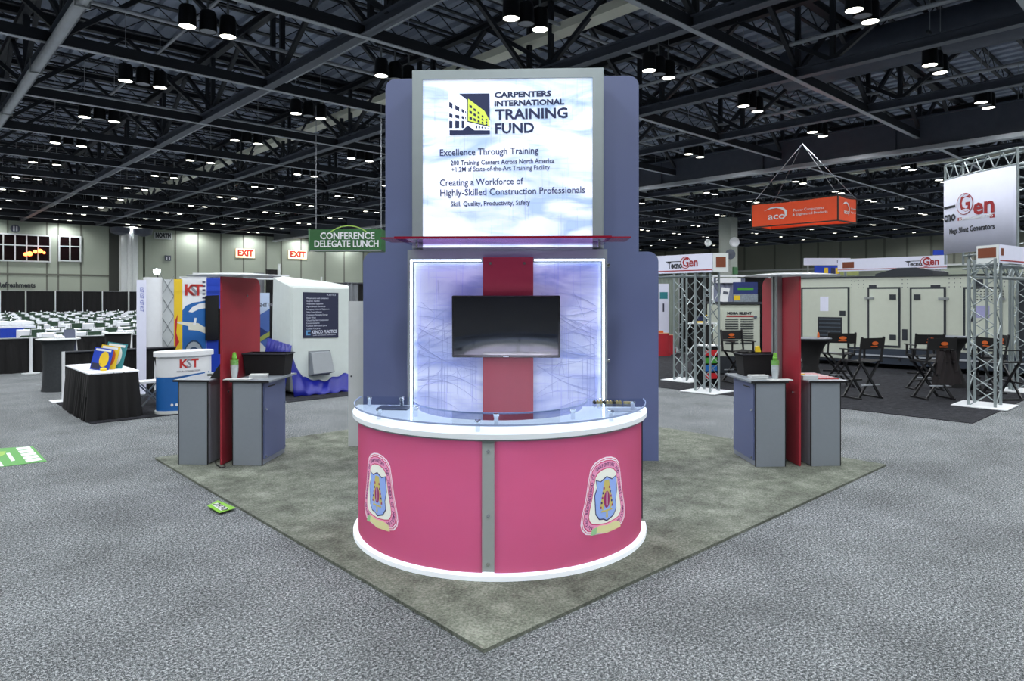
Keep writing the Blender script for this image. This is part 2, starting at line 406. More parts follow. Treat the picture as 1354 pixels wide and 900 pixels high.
# ---------------------------------------------------------------- high-bay lamp clusters
lampshell = mat('lamp_black', (16,17,20), .35)
lensm = mat('lamp_lens', (240,240,235), .3, emit=(255,252,238), es=EMIT_LAMP)
lensoff = mat('lamp_lens_unlit', (120,125,135), .3)
lf = thing('lamp_cluster', '', 'lamp')
barl = MB().box(-.75,.75,-.03,.03,.95,1.03).build('support_bar', dsteel, lf)
shell = MB().lathe([(.1,.62),(.2,.6),(.235,.5),(.24,0.01),(.22,0.01),(.22,.03)], 20)
for i, x in enumerate((-.52, 0, .52)):
    h = MB().lathe([(.1,.56),(.18,.54),(.21,.46),(.222,0.0),(.206,0.0),(.203,.04),(.16,.36)], 18, x).build('lamp_housing', lampshell, lf, smooth=True)
    MB().lathe([(0,.012),(.2,.012),(.2,.03),(0,.03)], 18, x).build('lens' if i != 1 else 'unlit_lens', lensm if i != 1 else lensoff, h)
    MB().cyl((x,0,.54),(x,0,.97),.03,6).build('stem', alu, lf)
for x in (-.52, .52): MB().cyl((x,0,1.0),(x,0,2.9),.012,5).build('suspension_cable', psteel, lf)
ld = bpy.data.lights.new('high_bay_light', 'SPOT'); ld.energy = LAMP_W; ld.spot_size = R(168); ld.spot_blend = .6; ld.shadow_soft_size = .22; ld.color = (.96, .985, 1.0)
near_lab = {(0,2):'large black lamp cluster nearest the top left corner, two heads lit', (0,3):'black lamp cluster second out in the top left row', (0,4):'black lamp cluster third out in the top left row', (1,2):'lamp cluster above the left edge of the tower wing', (1,1):'black lamp cluster over the lit tower sign, at the top edge', (1,3):'black lamp cluster between the top left row and the tower', (2,0):'black lamp cluster cut close by the top frame edge, right of the tower', (2,1):'black lamp cluster just right of the upper tower wing, greenish head', (3,0):'large black lamp cluster at upper right, above and left of the round banner tower', (3,1):'black lamp cluster midway between the tower top and the upper right lamps', (4,0):'black lamp cluster high above the round banner truss tower'}
first = True; nl = 0
cands = []; rowc = {}
for i in range(-2, 15):
    for j in range(-2, 12):
        a = 6.4+5.85*i; b = 6.6+6.1*j
        if i < 14 and a > AW-1: continue
        p = G(a, b, 9.0); cands.append((p.length, i, j, p))
cands.sort(key=lambda c: c[0])
for d, i, j, p in cands:
    if p.y > 3: 
        px = CX+FPX*p.x/p.y; vis = -60 < px < 1414 and (HY-(p.z-HC)*FPX/p.y) > -40
    else: vis = False
    if vis:
        lab = near_lab.get((i,j)); g = None
        rowc[i] = rowc.get(i, 0)+1
        if not lab and i <= 8 and rowc[i] <= 7 and j >= 0 and i >= 0: lab = 'black lamp cluster, %s nearest in the %s lamp row from the left' % (ORD[rowc[i]-1], ORD[i]); lab = lab.replace('first nearest', 'the nearest'); g = 'lamp clusters across the roof'
        if not lab: lab = 'black high-bay lamp cluster with two lit heads receding across the roof'; g = 'lamp clusters across the roof'
        o = lf if first else dup(lf, (0,0,0)); first = False
        KIDS(lf)
        o.location = p; o.rotation_euler = (0,0,GY); o['label'] = lab
        if g: o['group'] = g
        elif 'group' in o: del o['group']
        nl += 1
    if d < 88:
        for s_ in ((0,) if d > 26 else (-.52,.52)):
            q = p + Vector((math.cos(GY)*s_, math.sin(GY)*s_, -.03))
            lo = bpy.data.objects.new('high_bay_light', ld if s_ else bpy.data.lights.get('high_bay_light_far') or ld); COL.objects.link(lo); lo.location = q
            if not s_:
                if 'high_bay_far' not in bpy.data.lights:
                    l2 = ld.copy(); l2.name = 'high_bay_far'; l2.energy = LAMP_W*2
                lo.data = bpy.data.lights['high_bay_far']
print('lamp clusters', nl)
# ---------------------------------------------------------------- the booth: carpet, tower, counter, kiosks
bc = MB().box(2.43, 8.53, 2.85, 8.95, .0, .022).build('booth_carpet', boothc, rz=GY)
tag(bc, 'square sage green carpet laid cornerwise under the central booth', 'carpet')

def pattern_mat(name, base, dark, es, scale, diffuse=(200,210,235)):
    m = bpy.data.materials.new(name); m.use_nodes = True; nt = m.node_tree; b = nt.nodes['Principled BSDF']
    b.inputs['Roughness'].default_value = .6; b.inputs['Specular IOR Level'].default_value = .15
    tc = nt.nodes.new('ShaderNodeTexCoord')
    mp = nt.nodes.new('ShaderNodeMapping'); mp.inputs['Scale'].default_value = (scale*.5, 1, scale*1.6); nt.links.new(tc.outputs['Object'], mp.inputs[0])
    n = nt.nodes.new('ShaderNodeTexNoise'); n.inputs['Scale'].default_value = 1.0; n.inputs['Detail'].default_value = 4; n.inputs['Distortion'].default_value = 1.6
    nt.links.new(mp.outputs[0], n.inputs['Vector'])
    rp = nt.nodes.new('ShaderNodeValToRGB'); e = rp.color_ramp.elements
    e[0].position = .34; e[0].color = lin(dark); e[1].position = .56; e[1].color = lin(base)
    nt.links.new(n.outputs['Fac'], rp.inputs[0])
    # fine drafting lines of the printed picture
    wv = nt.nodes.new('ShaderNodeTexNoise'); wv.inputs['Scale'].default_value = 1; wv.inputs['Detail'].default_value = 3
    mp2 = nt.nodes.new('ShaderNodeMapping'); mp2.inputs['Scale'].default_value = (55, 1, 1.5); nt.links.new(tc.outputs['Object'], mp2.inputs[0]); nt.links.new(mp2.outputs[0], wv.inputs['Vector'])
    wv2 = nt.nodes.new('ShaderNodeTexNoise'); wv2.inputs['Scale'].default_value = 1; wv2.inputs['Detail'].default_value = 3
    mp3 = nt.nodes.new('ShaderNodeMapping'); mp3.inputs['Scale'].default_value = (1.5, 1, 42); mp3.inputs['Rotation'].default_value = (0, .12, 0); nt.links.new(tc.outputs['Object'], mp3.inputs[0]); nt.links.new(mp3.outputs[0], wv2.inputs['Vector'])
    ad = nt.nodes.new('ShaderNodeMath'); ad.operation = 'MINIMUM'; nt.links.new(wv.outputs['Fac'], ad.inputs[0]); nt.links.new(wv2.outputs['Fac'], ad.inputs[1])
    mr = nt.nodes.new('ShaderNodeMapRange'); mr.inputs[1].default_value = .28; mr.inputs[2].default_value = .42; mr.inputs[3].default_value = .84; mr.inputs[4].default_value = 1
    nt.links.new(ad.outputs[0], mr.inputs[0])
    mu = nt.nodes.new('ShaderNodeMix'); mu.data_type = 'RGBA'; mu.blend_type = 'MULTIPLY'; mu.inputs[0].default_value = 1
    cb = nt.nodes.new('ShaderNodeCombineColor')
    nt.links.new(mr.outputs[0], cb.inputs[0]); nt.links.new(mr.outputs[0], cb.inputs[1]); cb.inputs[2].default_value = 1
    nt.links.new(rp.outputs[0], mu.inputs[6]); nt.links.new(cb.outputs[0], mu.inputs[7])
    nt.links.new(mu.outputs[2], b.inputs['Emission Color']); b.inputs['Emission Strength'].default_value = es
    nt.links.new(mu.outputs[2], b.inputs['Base Color'])
    return m
signprint = pattern_mat('backlit_sign_print', (230,238,248), (160,184,212), .62, 1.5)
wallprint = pattern_mat('backlit_wall_print', (190,200,228), (132,147,198), .22, 1.25)
led = mat('led_strip', (235,242,255), .4, emit=(225,236,255), es=8)
acrylic = mat('lit_white_acrylic', (226,233,236), .35, emit=(225,235,250), es=.16)
plinthm = mat('glowing_white_acrylic', (232,238,242), .35, emit=(228,236,250), es=.42)
redlit = mat('red_acrylic_panel', (130,30,46), .4, emit=(150,50,90), es=.05)  # faint emission stands in for backlight passing through the red acrylic
glassm = bpy.data.materials.new('clear_acrylic'); glassm.use_nodes = True
nt = glassm.node_tree; b = nt.nodes['Principled BSDF']
tr = nt.nodes.new('ShaderNodeBsdfTransparent'); tr.inputs[0].default_value = (.86,.9,.96,1)
gl = nt.nodes.new('ShaderNodeBsdfGlossy'); gl.inputs['Roughness'].default_value = .05; gl.inputs[0].default_value = (.8,.85,.95,1)
fr = nt.nodes.new('ShaderNodeFresnel'); fr.inputs[0].default_value = 1.35
mx = nt.nodes.new('ShaderNodeMixShader'); ge = nt.nodes.new('ShaderNodeNewGeometry'); mm = nt.nodes.new('ShaderNodeMath'); mm.operation = 'SUBTRACT'; mm.use_clamp = True; nt.links.new(fr.outputs[0], mm.inputs[0]); nt.links.new(ge.outputs['Backfacing'], mm.inputs[1]); nt.links.new(mm.outputs[0], mx.inputs[0]); nt.links.new(tr.outputs[0], mx.inputs[1]); nt.links.new(gl.outputs[0], mx.inputs[2])
nt.links.new(mx.outputs[0], nt.nodes['Material Output'].inputs[0])
def tint_glass(name, col):
    m = glassm.copy(); m.name = name
    for n in m.node_tree.nodes:
        if n.type == 'BSDF_TRANSPARENT': n.inputs[0].default_value = col
    return m
redglass = tint_glass('red_tinted_glass', (.62,.42,.72,1))
glassedge = mat('acrylic_edge', (150,166,200), .2, emit=(130,150,205), es=.1)
rededge = mat('red_glass_edge', (120,16,38), .2)

YT = R(-2.5)
tw = thing('display_tower', 'tall two-tier slate-winged tower with a lit sign on top and red-striped backlit wall', 'display', (-.03, 8.15, 0), YT)
# local: x right, front is -y
def rrb(x0, x1, z0, z1, r, corners): return rr(x0, x1, z0, z1, r, 5, corners)     # corners: bl? (see rr): left-bottom,right-bottom,right-top,left-top
MB().slab(rrb(-1.76, -1.12, .02, 2.49, .12, (0,0,0,1)), -.02, .02).build('lower_wing', slate, tw)
MB().slab(rrb(1.10, 1.76, .02, 2.49, .12, (0,0,1,0)), -.02, .02).build('lower_wing', slate, tw)
MB().slab(rrb(-1.49, -.9, 2.49, 4.57, .12, (0,0,0,1)), -.02, .02).build('upper_wing', slate, tw)
MB().slab(rrb(.9, 1.53, 2.49, 4.57, .12, (0,0,1,0)), -.02, .02).build('upper_wing', slate, tw)
ylf = -.42      # front of the lower box
lb = MB().box(-1.12, 1.10, ylf+.12, .5, .02, 2.49).build('lower_cabinet', greylam, tw)
fm = MB(); fm.box(-1.14, 1.12, ylf-.02, ylf+.12, 2.385, 2.49).build('header_bar', aluf, tw)
MB().box(-1.14, -1.11, ylf-.02, ylf+.12, .02, 2.385).build('side_frame', aluf, tw)
MB().box(1.09, 1.12, ylf-.02, ylf+.12, .02, 2.385).build('side_frame', aluf, tw)
pf = MB().box(-1.07, 1.05, ylf+.02, ylf+.06, .05, 2.345).build('backlit_panel', wallprint, tw)
for x0, x1, z0, z1 in ((-1.108,-1.092,.05,2.38), (1.072,1.088,.05,2.38), (-1.108,-.3,2.362,2.378), (.3,1.088,2.362,2.378)):
    MB().box(x0, x1, ylf-.012, ylf+.01, z0, z1).build('light_strip', led, tw)
sp = MB().box(-.275, .29, ylf-.075, ylf-.055, .05, 2.40).build('red_stripe_panel', redlit, tw)
for z in (2.33, 1.95): 
    for x in (-.19, .19): MB().cyl((x, ylf-.095, z), (x, ylf+.02, z), .016, 10).build('standoff_bolt', chrome, sp)
sb = MB().lathe([(0,-.0),(.022,.0),(.022,.016),(.012,.024),(0,.024)], 12)
sbo = sb.build('cap_bolt', chrome, tw, rot=(math.pi/2,0,0)); sbo.location = (-1.19, -.02, 2.28)
for x, z in ((-1.19,1.2),(1.17,2.33),(1.17,1.2),(1.17,.4),(-1.19,.4)): inst(sbo, tw, (x,-.02,z))
# a blue picture of a roof structure printed on the backlit wall: thin printed lines
pl_ = mat('printed_line', (138,150,196), .6, emit=(138,150,196), es=.25)
lm = MB(); rl = random.Random(3)
def pline(a, b, w): lm.beam((a[0], ylf+.018, a[1]), (b[0], ylf+.018, b[1]), w, .003)
for s in (-1, 1):
    for k in range(26):          # sagging roof members sweeping in from the side
        z0 = .75+rl.random()*1.1; z1 = z0+rl.uniform(-.35,.45); x0 = 1.02; x1 = .34
        pts = [(s*(x0+(x1-x0)*q/5)-.01, z0+(z1-z0)*q/5+.10*math.sin(math.pi*q/5)*(1 if k % 2 else -.6)) for q in range(6)]
        for a, b in zip(pts[:-1], pts[1:]): pline(a, b, rl.choice((.004,.006,.01)))
    for k in range(14):
        x = .34+rl.random()*.66; z0 = .1+rl.random()*.9; pline((s*x-.01,z0),(s*x-.01,z0+.35+rl.random()*.6), .004)
    for k in range(12):
        x = .4+rl.random()*.5; z = 1.0+rl.random()*.9; pline((s*x-.01,z),(s*(x+rl.uniform(-.16,.16))-.01,z+rl.uniform(.1,.3)), .004)
o = lm.build('printed_structure_lines', pl_, tw); o['kind'] = 'stuff'
# upper sign box (stands a little forward), its frame and print
yuf = -.42
ub = MB().box(-1.04, 1.03, yuf+.06, .3, 2.50, 4.50).build('sign_cabinet', greylam, tw)
sf = MB()
for x0, x1, z0, z1 in ((-1.075,-.965,2.51,4.52), (.955,1.065,2.51,4.52), (-.965,.955,4.42,4.52), (-.965,.955,2.49,2.515)):
    MB().box(x0, x1, yuf-.03, yuf+.06, z0, z1).build('sign_frame', aluf, tw)
MB().box(-1.09,1.08,yuf+.0,yuf+.05,2.5,4.535).build('sign_frame_lip', aluf, tw)
sg = MB().box(-.965, .955, yuf-.012, yuf+.0, 2.515, 4.42).build('lit_sign', signprint, tw)
# px -> local metres of the sign face
Dsg = 7.73
def sx(px): return T(px)*Dsg+.03
def sz(py, px=680): return z_at(py, Dsg+(px-680)*-.00036)
yy = yuf-.014
def sgpoly(name, pts, m, layer=1): return decal(name, [(sx(x), sz(y,x)) for x, y in pts], m, sg, yy, layer)
# logo: blue square with the building
sgpoly('logo_square', [(596,124.5),(649.5,124),(650,178),(596.5,179)], navy, 1)
paleb = mat('sign_pale', (228,236,250), .6, emit=(225,234,252), es=.8)
sgpoly('logo_cutout', [(595,123),(607.5,123.5),(643,151),(650.4,160),(650.4,173.5),(632,174.5),(620.5,166),(613,173.5),(596,180),(594.5,180)], paleb, 2)
for (y0, y1, e0, e1) in ((135,142,148,151),(150.5,155,155,158)):
    for k, (x0, x1) in enumerate(((596,600.5),(604,609.5),(612.5,616),(617.3,618.5))):
        f0 = (x0-596)/23; f1 = (x1-596)/23
        sgpoly('logo_window', [(x0, y0+(e0-y0)*f0), (x1, y0+(e0-y0)*f1), (x1, y1+(e1-y1)*f1+1), (x0, y1+(e1-y1)*f0)], navy, 3)
for (x0, x1) in ((596,600.5),(604,609.5),(612.5,616)): 
    sgpoly('logo_window', [(x0,160),(x1,160.5),(x1,170),(x0,170)], navy, 3)
sgpoly('logo_base', [(596.5,172.5),(650,172.8),(650,178),(596.5,179)], navy, 3)
limep = mat('sign_lime', (196,214,84), .6, emit=(196,214,84), es=.55)
sgpoly('logo_facade_edge', [(620.2,130),(644,147),(649.8,157),(649.8,168.5),(620,161.6)], navy, 3)
sgpoly('logo_facade', [(621.2,131.2),(643,147.5),(649.8,160),(649.8,167.2),(621,160.5)], limep, 4)
for r_ in range(3):
    for c_ in range(5):
        x = 623+c_*5.4; w = 3.4-c_*.35; h = 3.8-c_*.4; y = 139+r_*7.6+c_*(4.6-r_*1.1)
        sgpoly('logo_window', [(x,y),(x+w,y+w*.5),(x+w,y+h+w*.4),(x,y+h)], navy, 5)
for c_ in range(5): sgpoly('logo_window', [(631+c_*3.9,166+c_*.9),(633.3+c_*3.9,166.4+c_*.9),(633.3+c_*3.9,170.3),(631+c_*3.9,170.3)], navy, 3)
def stx(s, px0, px1, py, hpx, m=navy, bold=0., nm='lettering'):
    w = sx(px1)-sx(px0)
    o = text(s, hpx*1.38*Dsg/FPX, m, sg, (sx(px0)+sx(px1))/2, yy-.002, sz(py,(px0+px1)/2), nm, bold=bold, fit=w, align='CENTER', rot=(0,R(-.9),0)); 
    me = o.data; xs = [v.co.x for v in me.vertices]; c = (max(xs)+min(xs))/2
    for v in me.vertices: v.co.x -= c
    return o
stx('CARPENTERS', 656, 731, 125.5, 7.2, bold=.0035); stx('INTERNATIONAL', 656, 748, 136.5, 7.2, bold=.0035)
stx('TRAINING', 657, 752.5, 151.5, 13.5, bold=.0045); stx('FUND', 657, 708.5, 170.5, 13.5, bold=.0045)
ink = mat('sign_ink', (36,48,104), .6)
stx('Excellence Through Training', 583.5, 714, 201, 9, ink, bold=.001)
stx('200 Training Centers Across North America', 598, 735, 214.5, 6.3, ink, bold=.0012); stx('+1.2M sf State-of-the-Art Training Facility', 599, 729, 223.2, 6.3, ink, bold=.0006)
stx('Creating a Workforce of', 583.5, 694, 241, 9, ink, bold=.001); stx('Highly-Skilled Construction Professionals', 584, 775, 253.5, 9, ink, bold=.001)
stx('Skill, Quality, Productivity, Safety', 598, 703, 269, 6.3, ink, bold=.0012)
# tinted glass canopy with standoffs
cg = MB().slab([(-1.1,0),(1.05,0),(1.05,.014),(-1.1,.014)], -.95, 0).build('glass_canopy', redglass, tw); cg.location = (.02, yuf-.04, 2.535)
ce = MB().box(-1.1,1.05,-.962,-.95,-.004,.02).build('canopy_edge', rededge, cg)
for sgn in (-1.03, 1.0): MB().cyl((sgn,-.08,-.03),(sgn,-.08,.06),.018,10).build('canopy_standoff', chrome, cg)
for x0 in (-1.24, 1.0): MB().box(x0, x0+.24,-.95,-.45,0,.012).build('canopy_ear', mat('red_acrylic',(130,20,40),.2), cg)
# television on the tower
tvs = mat('tv_screen', (10,12,20), .06, spec=.9); tvb = mat('tv_bezel', (14,14,16), .25)
tv = thing('television', 'black flat television hung on the red stripe of the tower wall', 'television', tw.matrix_basis @ Vector((0,0,0)), YT)
tv.location = Vector((-.03, 8.15, 0)) + Matrix.Rotation(YT, 3, 'Z') @ Vector((-.013, ylf-.16, 1.625)); tv.rotation_euler = (R(3), 0, YT)
MB().slab(rr(-.60,.60,-.345,.345,.012,3), 0, .05).build('tv_body', tvb, tv, bevel=.004)
MB().slab([(-.578,-.315),(.578,-.315),(.578,.325),(-.578,.325)], -.004, .0).build('screen', tvs, tv)
MB().box(-.03,.03,-.006,-.001,-.337,-.327).build('maker_badge', alu, tv)
MB().box(-.2,.2,.05,.1,-.2,.2).build('wall_bracket', black, tv)
# white storage panel behind the left wing
sw = thing('storage_panel', 'narrow white storage door panel standing behind the left wing of the tower', 'panel', (-2.02, 8.86, 0), R(0))
MB().box(-.1,.4,-.02,.03,.02,1.9).build('panel_face', offw, sw); MB().lathe([(0,0),(.012,0),(.012,.01),(0,.01)],10).build('lock', dsteel, sw, loc=(-.06,-.021,.93), rot=(math.pi/2,0,0))

# ---- curved reception counter
YC = R(-3.0); RC = 1.23
ct = thing('reception_counter', 'half-round reception counter with pink-lit red panels, white top and clear acrylic shelf', 'counter', (-.1, 5.86, 0), YC)
def arc(r, a0, a1, n=40): return [(r*math.sin(R(a0+(a1-a0)*i/n)), -r*math.cos(R(a0+(a1-a0)*i/n))) for i in range(n+1)]
def ring(r0, r1, a0, a1, z0, z1, n=40):
    m = MB(); vs = []
    for i in range(n+1):
        t = R(a0+(a1-a0)*i/n); s, c = math.sin(t), -math.cos(t)
        vs += [(r0*s,r0*c,z0),(r1*s,r1*c,z0),(r1*s,r1*c,z1),(r0*s,r0*c,z1)]
    fs = []
    for i in range(n):
        k = i*4
        for j in range(4): fs.append((k+j, k+(j+1)%4, k+4+(j+1)%4, k+4+j))
    fs += [(0,1,2,3), (n*4+3,n*4+2,n*4+1,n*4)]
    m.add(vs, fs); return m
ring(.5, RC, -90, 90, .022, .054, 60).build('plinth', plinthm, ct, smooth=True)
ring(.7, RC+.005, -90, 90, .985, 1.02, 60).build('countertop', acrylic, ct, smooth=True)
ring(1.0, RC-.005, -90, 90, .972, .985, 60).build('countertop_underside', aluf, ct)
# translucent red panels, lit from inside by a lamp tube
rp = bpy.data.materials.new('translucent_red_acrylic'); rp.use_nodes = True; nt = rp.node_tree
df = nt.nodes.new('ShaderNodeBsdfDiffuse'); df.inputs[0].default_value = lin((170,84,100))
tl = nt.nodes.new('ShaderNodeBsdfTranslucent'); tl.inputs[0].default_value = lin((240,168,194))
n_ = nt.nodes.new('ShaderNodeTexNoise'); n_.inputs['Scale'].default_value = 2.0
m1 = nt.nodes.new('ShaderNodeMixShader'); m1.inputs[0].default_value = .45; nt.links.new(df.outputs[0], m1.inputs[1]); nt.links.new(tl.outputs[0], m1.inputs[2])
gs = nt.nodes.new('ShaderNodeBsdfGlossy'); gs.inputs['Roughness'].default_value = .35
m2 = nt.nodes.new('ShaderNodeMixShader'); m2.inputs[0].default_value = .04; nt.links.new(m1.outputs[0], m2.inputs[1]); nt.links.new(gs.outputs[0], m2.inputs[2])
nt.links.new(m2.outputs[0], nt.nodes['Material Output'].inputs[0])
dr = 1.19
dfm = bpy.data.materials.new('diffuser_sheet'); dfm.use_nodes = True; nt = dfm.node_tree
d1 = nt.nodes.new('ShaderNodeBsdfDiffuse'); d1.inputs[0].default_value = (.8,.82,.95,1); t1 = nt.nodes.new('ShaderNodeBsdfTranslucent'); t1.inputs[0].default_value = (.9,.9,1,1)
e1 = nt.nodes.new('ShaderNodeEmission'); e1.inputs[0].default_value = (.82,.84,1,1); e1.inputs[1].default_value = .5
mm1 = nt.nodes.new('ShaderNodeMixShader'); mm1.inputs[0].default_value = .5; nt.links.new(d1.outputs[0], mm1.inputs[1]); nt.links.new(t1.outputs[0], mm1.inputs[2])
aa1 = nt.nodes.new('ShaderNodeAddShader'); nt.links.new(mm1.outputs[0], aa1.inputs[0]); nt.links.new(e1.outputs[0], aa1.inputs[1]); nt.links.new(aa1.outputs[0], nt.nodes['Material Output'].inputs[0])
ring(dr-.045, dr-.04, -88, -1.5, .064, .968, 40).build('diffuser', dfm, ct, smooth=True)
ring(dr-.045, dr-.04, 1.5, 88, .064, .968, 40).build('diffuser', dfm, ct, smooth=True)
ring(dr-.012, dr, -89.5, -2.0, .064, .968, 40).build('curved_panel', rp, ct, smooth=True)
ring(dr-.012, dr, 2.0, 89.5, .064, .968, 40).build('curved_panel', rp, ct, smooth=True)
for a0 in (-89.8, -89.8): pass
MB().box(-.042,.042,-dr-.012,-dr+.03,.075,.975).build('centre_post', mat('post_grey',(172,180,180),.45), ct)
for z in (.9,.46,.13): MB().cyl((0,-dr-.02,z),(0,-dr+.0,z),.012,10).build('bolt', chrome, ct)
for s in (-1,1): MB().box(s*dr-.02, s*dr+.02, -.01, .03, .075, .975).build('end_post', dsteel, ct)
tubem = mat('light_tube', (240,240,250), .3, emit=(235,228,255), es=9)
MB().cyl((-.42,-.62,.84),(.42,-.62,.84),.025,10).build('light_tube', tubem, ct)
MB().box(-.5,.5,-.66,-.58,.87,.9).build('tube_batten', white, ct)
lcd = bpy.data.lights.new('counter_inner_light', 'AREA'); lcd.energy = 55; lcd.shape = 'RECTANGLE'; lcd.size = 1.4; lcd.size_y = .25; lcd.color = (.95,.92,1)
lco = bpy.data.objects.new('counter_inner_light', lcd); COL.objects.link(lco); lco.parent = ct; lco.location = (0,-.35,.62); lco.rotation_euler = (R(90),0,math.pi)
lco.rotation_euler = (R(-90), 0, 0)
# clear acrylic shelf on standoffs
gsf = ring(.74, RC-.01, -92, 92, 1.075, 1.085, 60).build('acrylic_shelf', glassm, ct, smooth=True)
ring(RC-.01, RC-.004, -92, 92, 1.074, 1.086, 60).build('shelf_edge', glassedge, gsf)
ring(.735, .74, -92, 92, 1.074, 1.086, 60).build('shelf_edge', glassedge, gsf)
so = None
for a_, r_ in ((-86,1.12),(-84,.84),(-52,1.12),(-48,.84),(-4,1.13),(2,.86),(44,.86),(52,1.12),(80,1.12),(84,.84)):
    x, y = r_*math.sin(R(a_)), -r_*math.cos(R(a_))
    if so is None: so = MB().lathe([(.016,1.02),(.016,1.075),(.022,1.085),(.022,1.1),(0,1.102)], 12).build('standoff', chrome, ct, smooth=True); so.location = (x,y,0)
    else: inst(so, ct, (x,y,0))

# seals on the drum
def cyl_wrap(me, phi, zc, r, off):
    for v in me.vertices:
        x, z = v.co.x, v.co.z; t = phi + x/r; rr_ = r + off - v.co.y
        v.co = Vector((rr_*math.sin(t), -rr_*math.cos(t), zc+z))
seal_out = [(-.12,.262),(-.06,.285),(0,.292),(.06,.285),(.12,.262),(.155,.225),(.175,.15),(.2,.02),(.235,-.1),(.245,-.16),(.235,-.2),(.2,-.235),(.13,-.25),(.0,-.262),(-.13,-.25),(-.2,-.235),(-.235,-.2),(-.245,-.16),(-.235,-.1),(-.2,.02),(-.175,.15),(-.155,.225)]
def scal(p, k, kz=None): kz = kz or k; return [(x*k, z*kz) for x, z in p]
def dens(p, n=4):
    o = []
    for i in range(len(p)):
        a = p[i]; b = p[(i+1)%len(p)]
        for j in range(n): o.append((a[0]+(b[0]-a[0])*j/n, a[1]+(b[1]-a[1])*j/n))
    return o
sealw = mat('seal_white', (232,226,236), .5, emit=(235,220,235), es=.3); sealp = mat('seal_pink', (196,60,110), .5, emit=(200,70,120), es=.2); sealc = mat('seal_cream', (226,230,222), .5, emit=(226,230,222), es=.3)
sealb = mat('seal_blue', (140,168,230), .5, emit=(140,168,230), es=.3); sealk = mat('seal_ink', (60,50,110), .5); sealg = mat('seal_gold', (200,186,110), .5, emit=(200,186,110), es=.2); sealm = mat('seal_magenta', (170,50,120), .5)
def flat(poly, y):      # mesh data of a thin plate cut in narrow columns so it can bend
    bm = bmesh.new(); vs = [bm.verts.new((x, y, z)) for x, z in poly]; f = bm.faces.new(vs)
    bmesh.ops.triangulate(bm, faces=[f])
    for k in range(-12, 13):
        geom = bm.verts[:]+bm.edges[:]+bm.faces[:]
        bmesh.ops.bisect_plane(bm, geom=geom, plane_co=(k*.022, 0, 0), plane_no=(1,0,0))
    me = bpy.data.meshes.new('m'); bm.to_mesh(me); bm.free(); return me
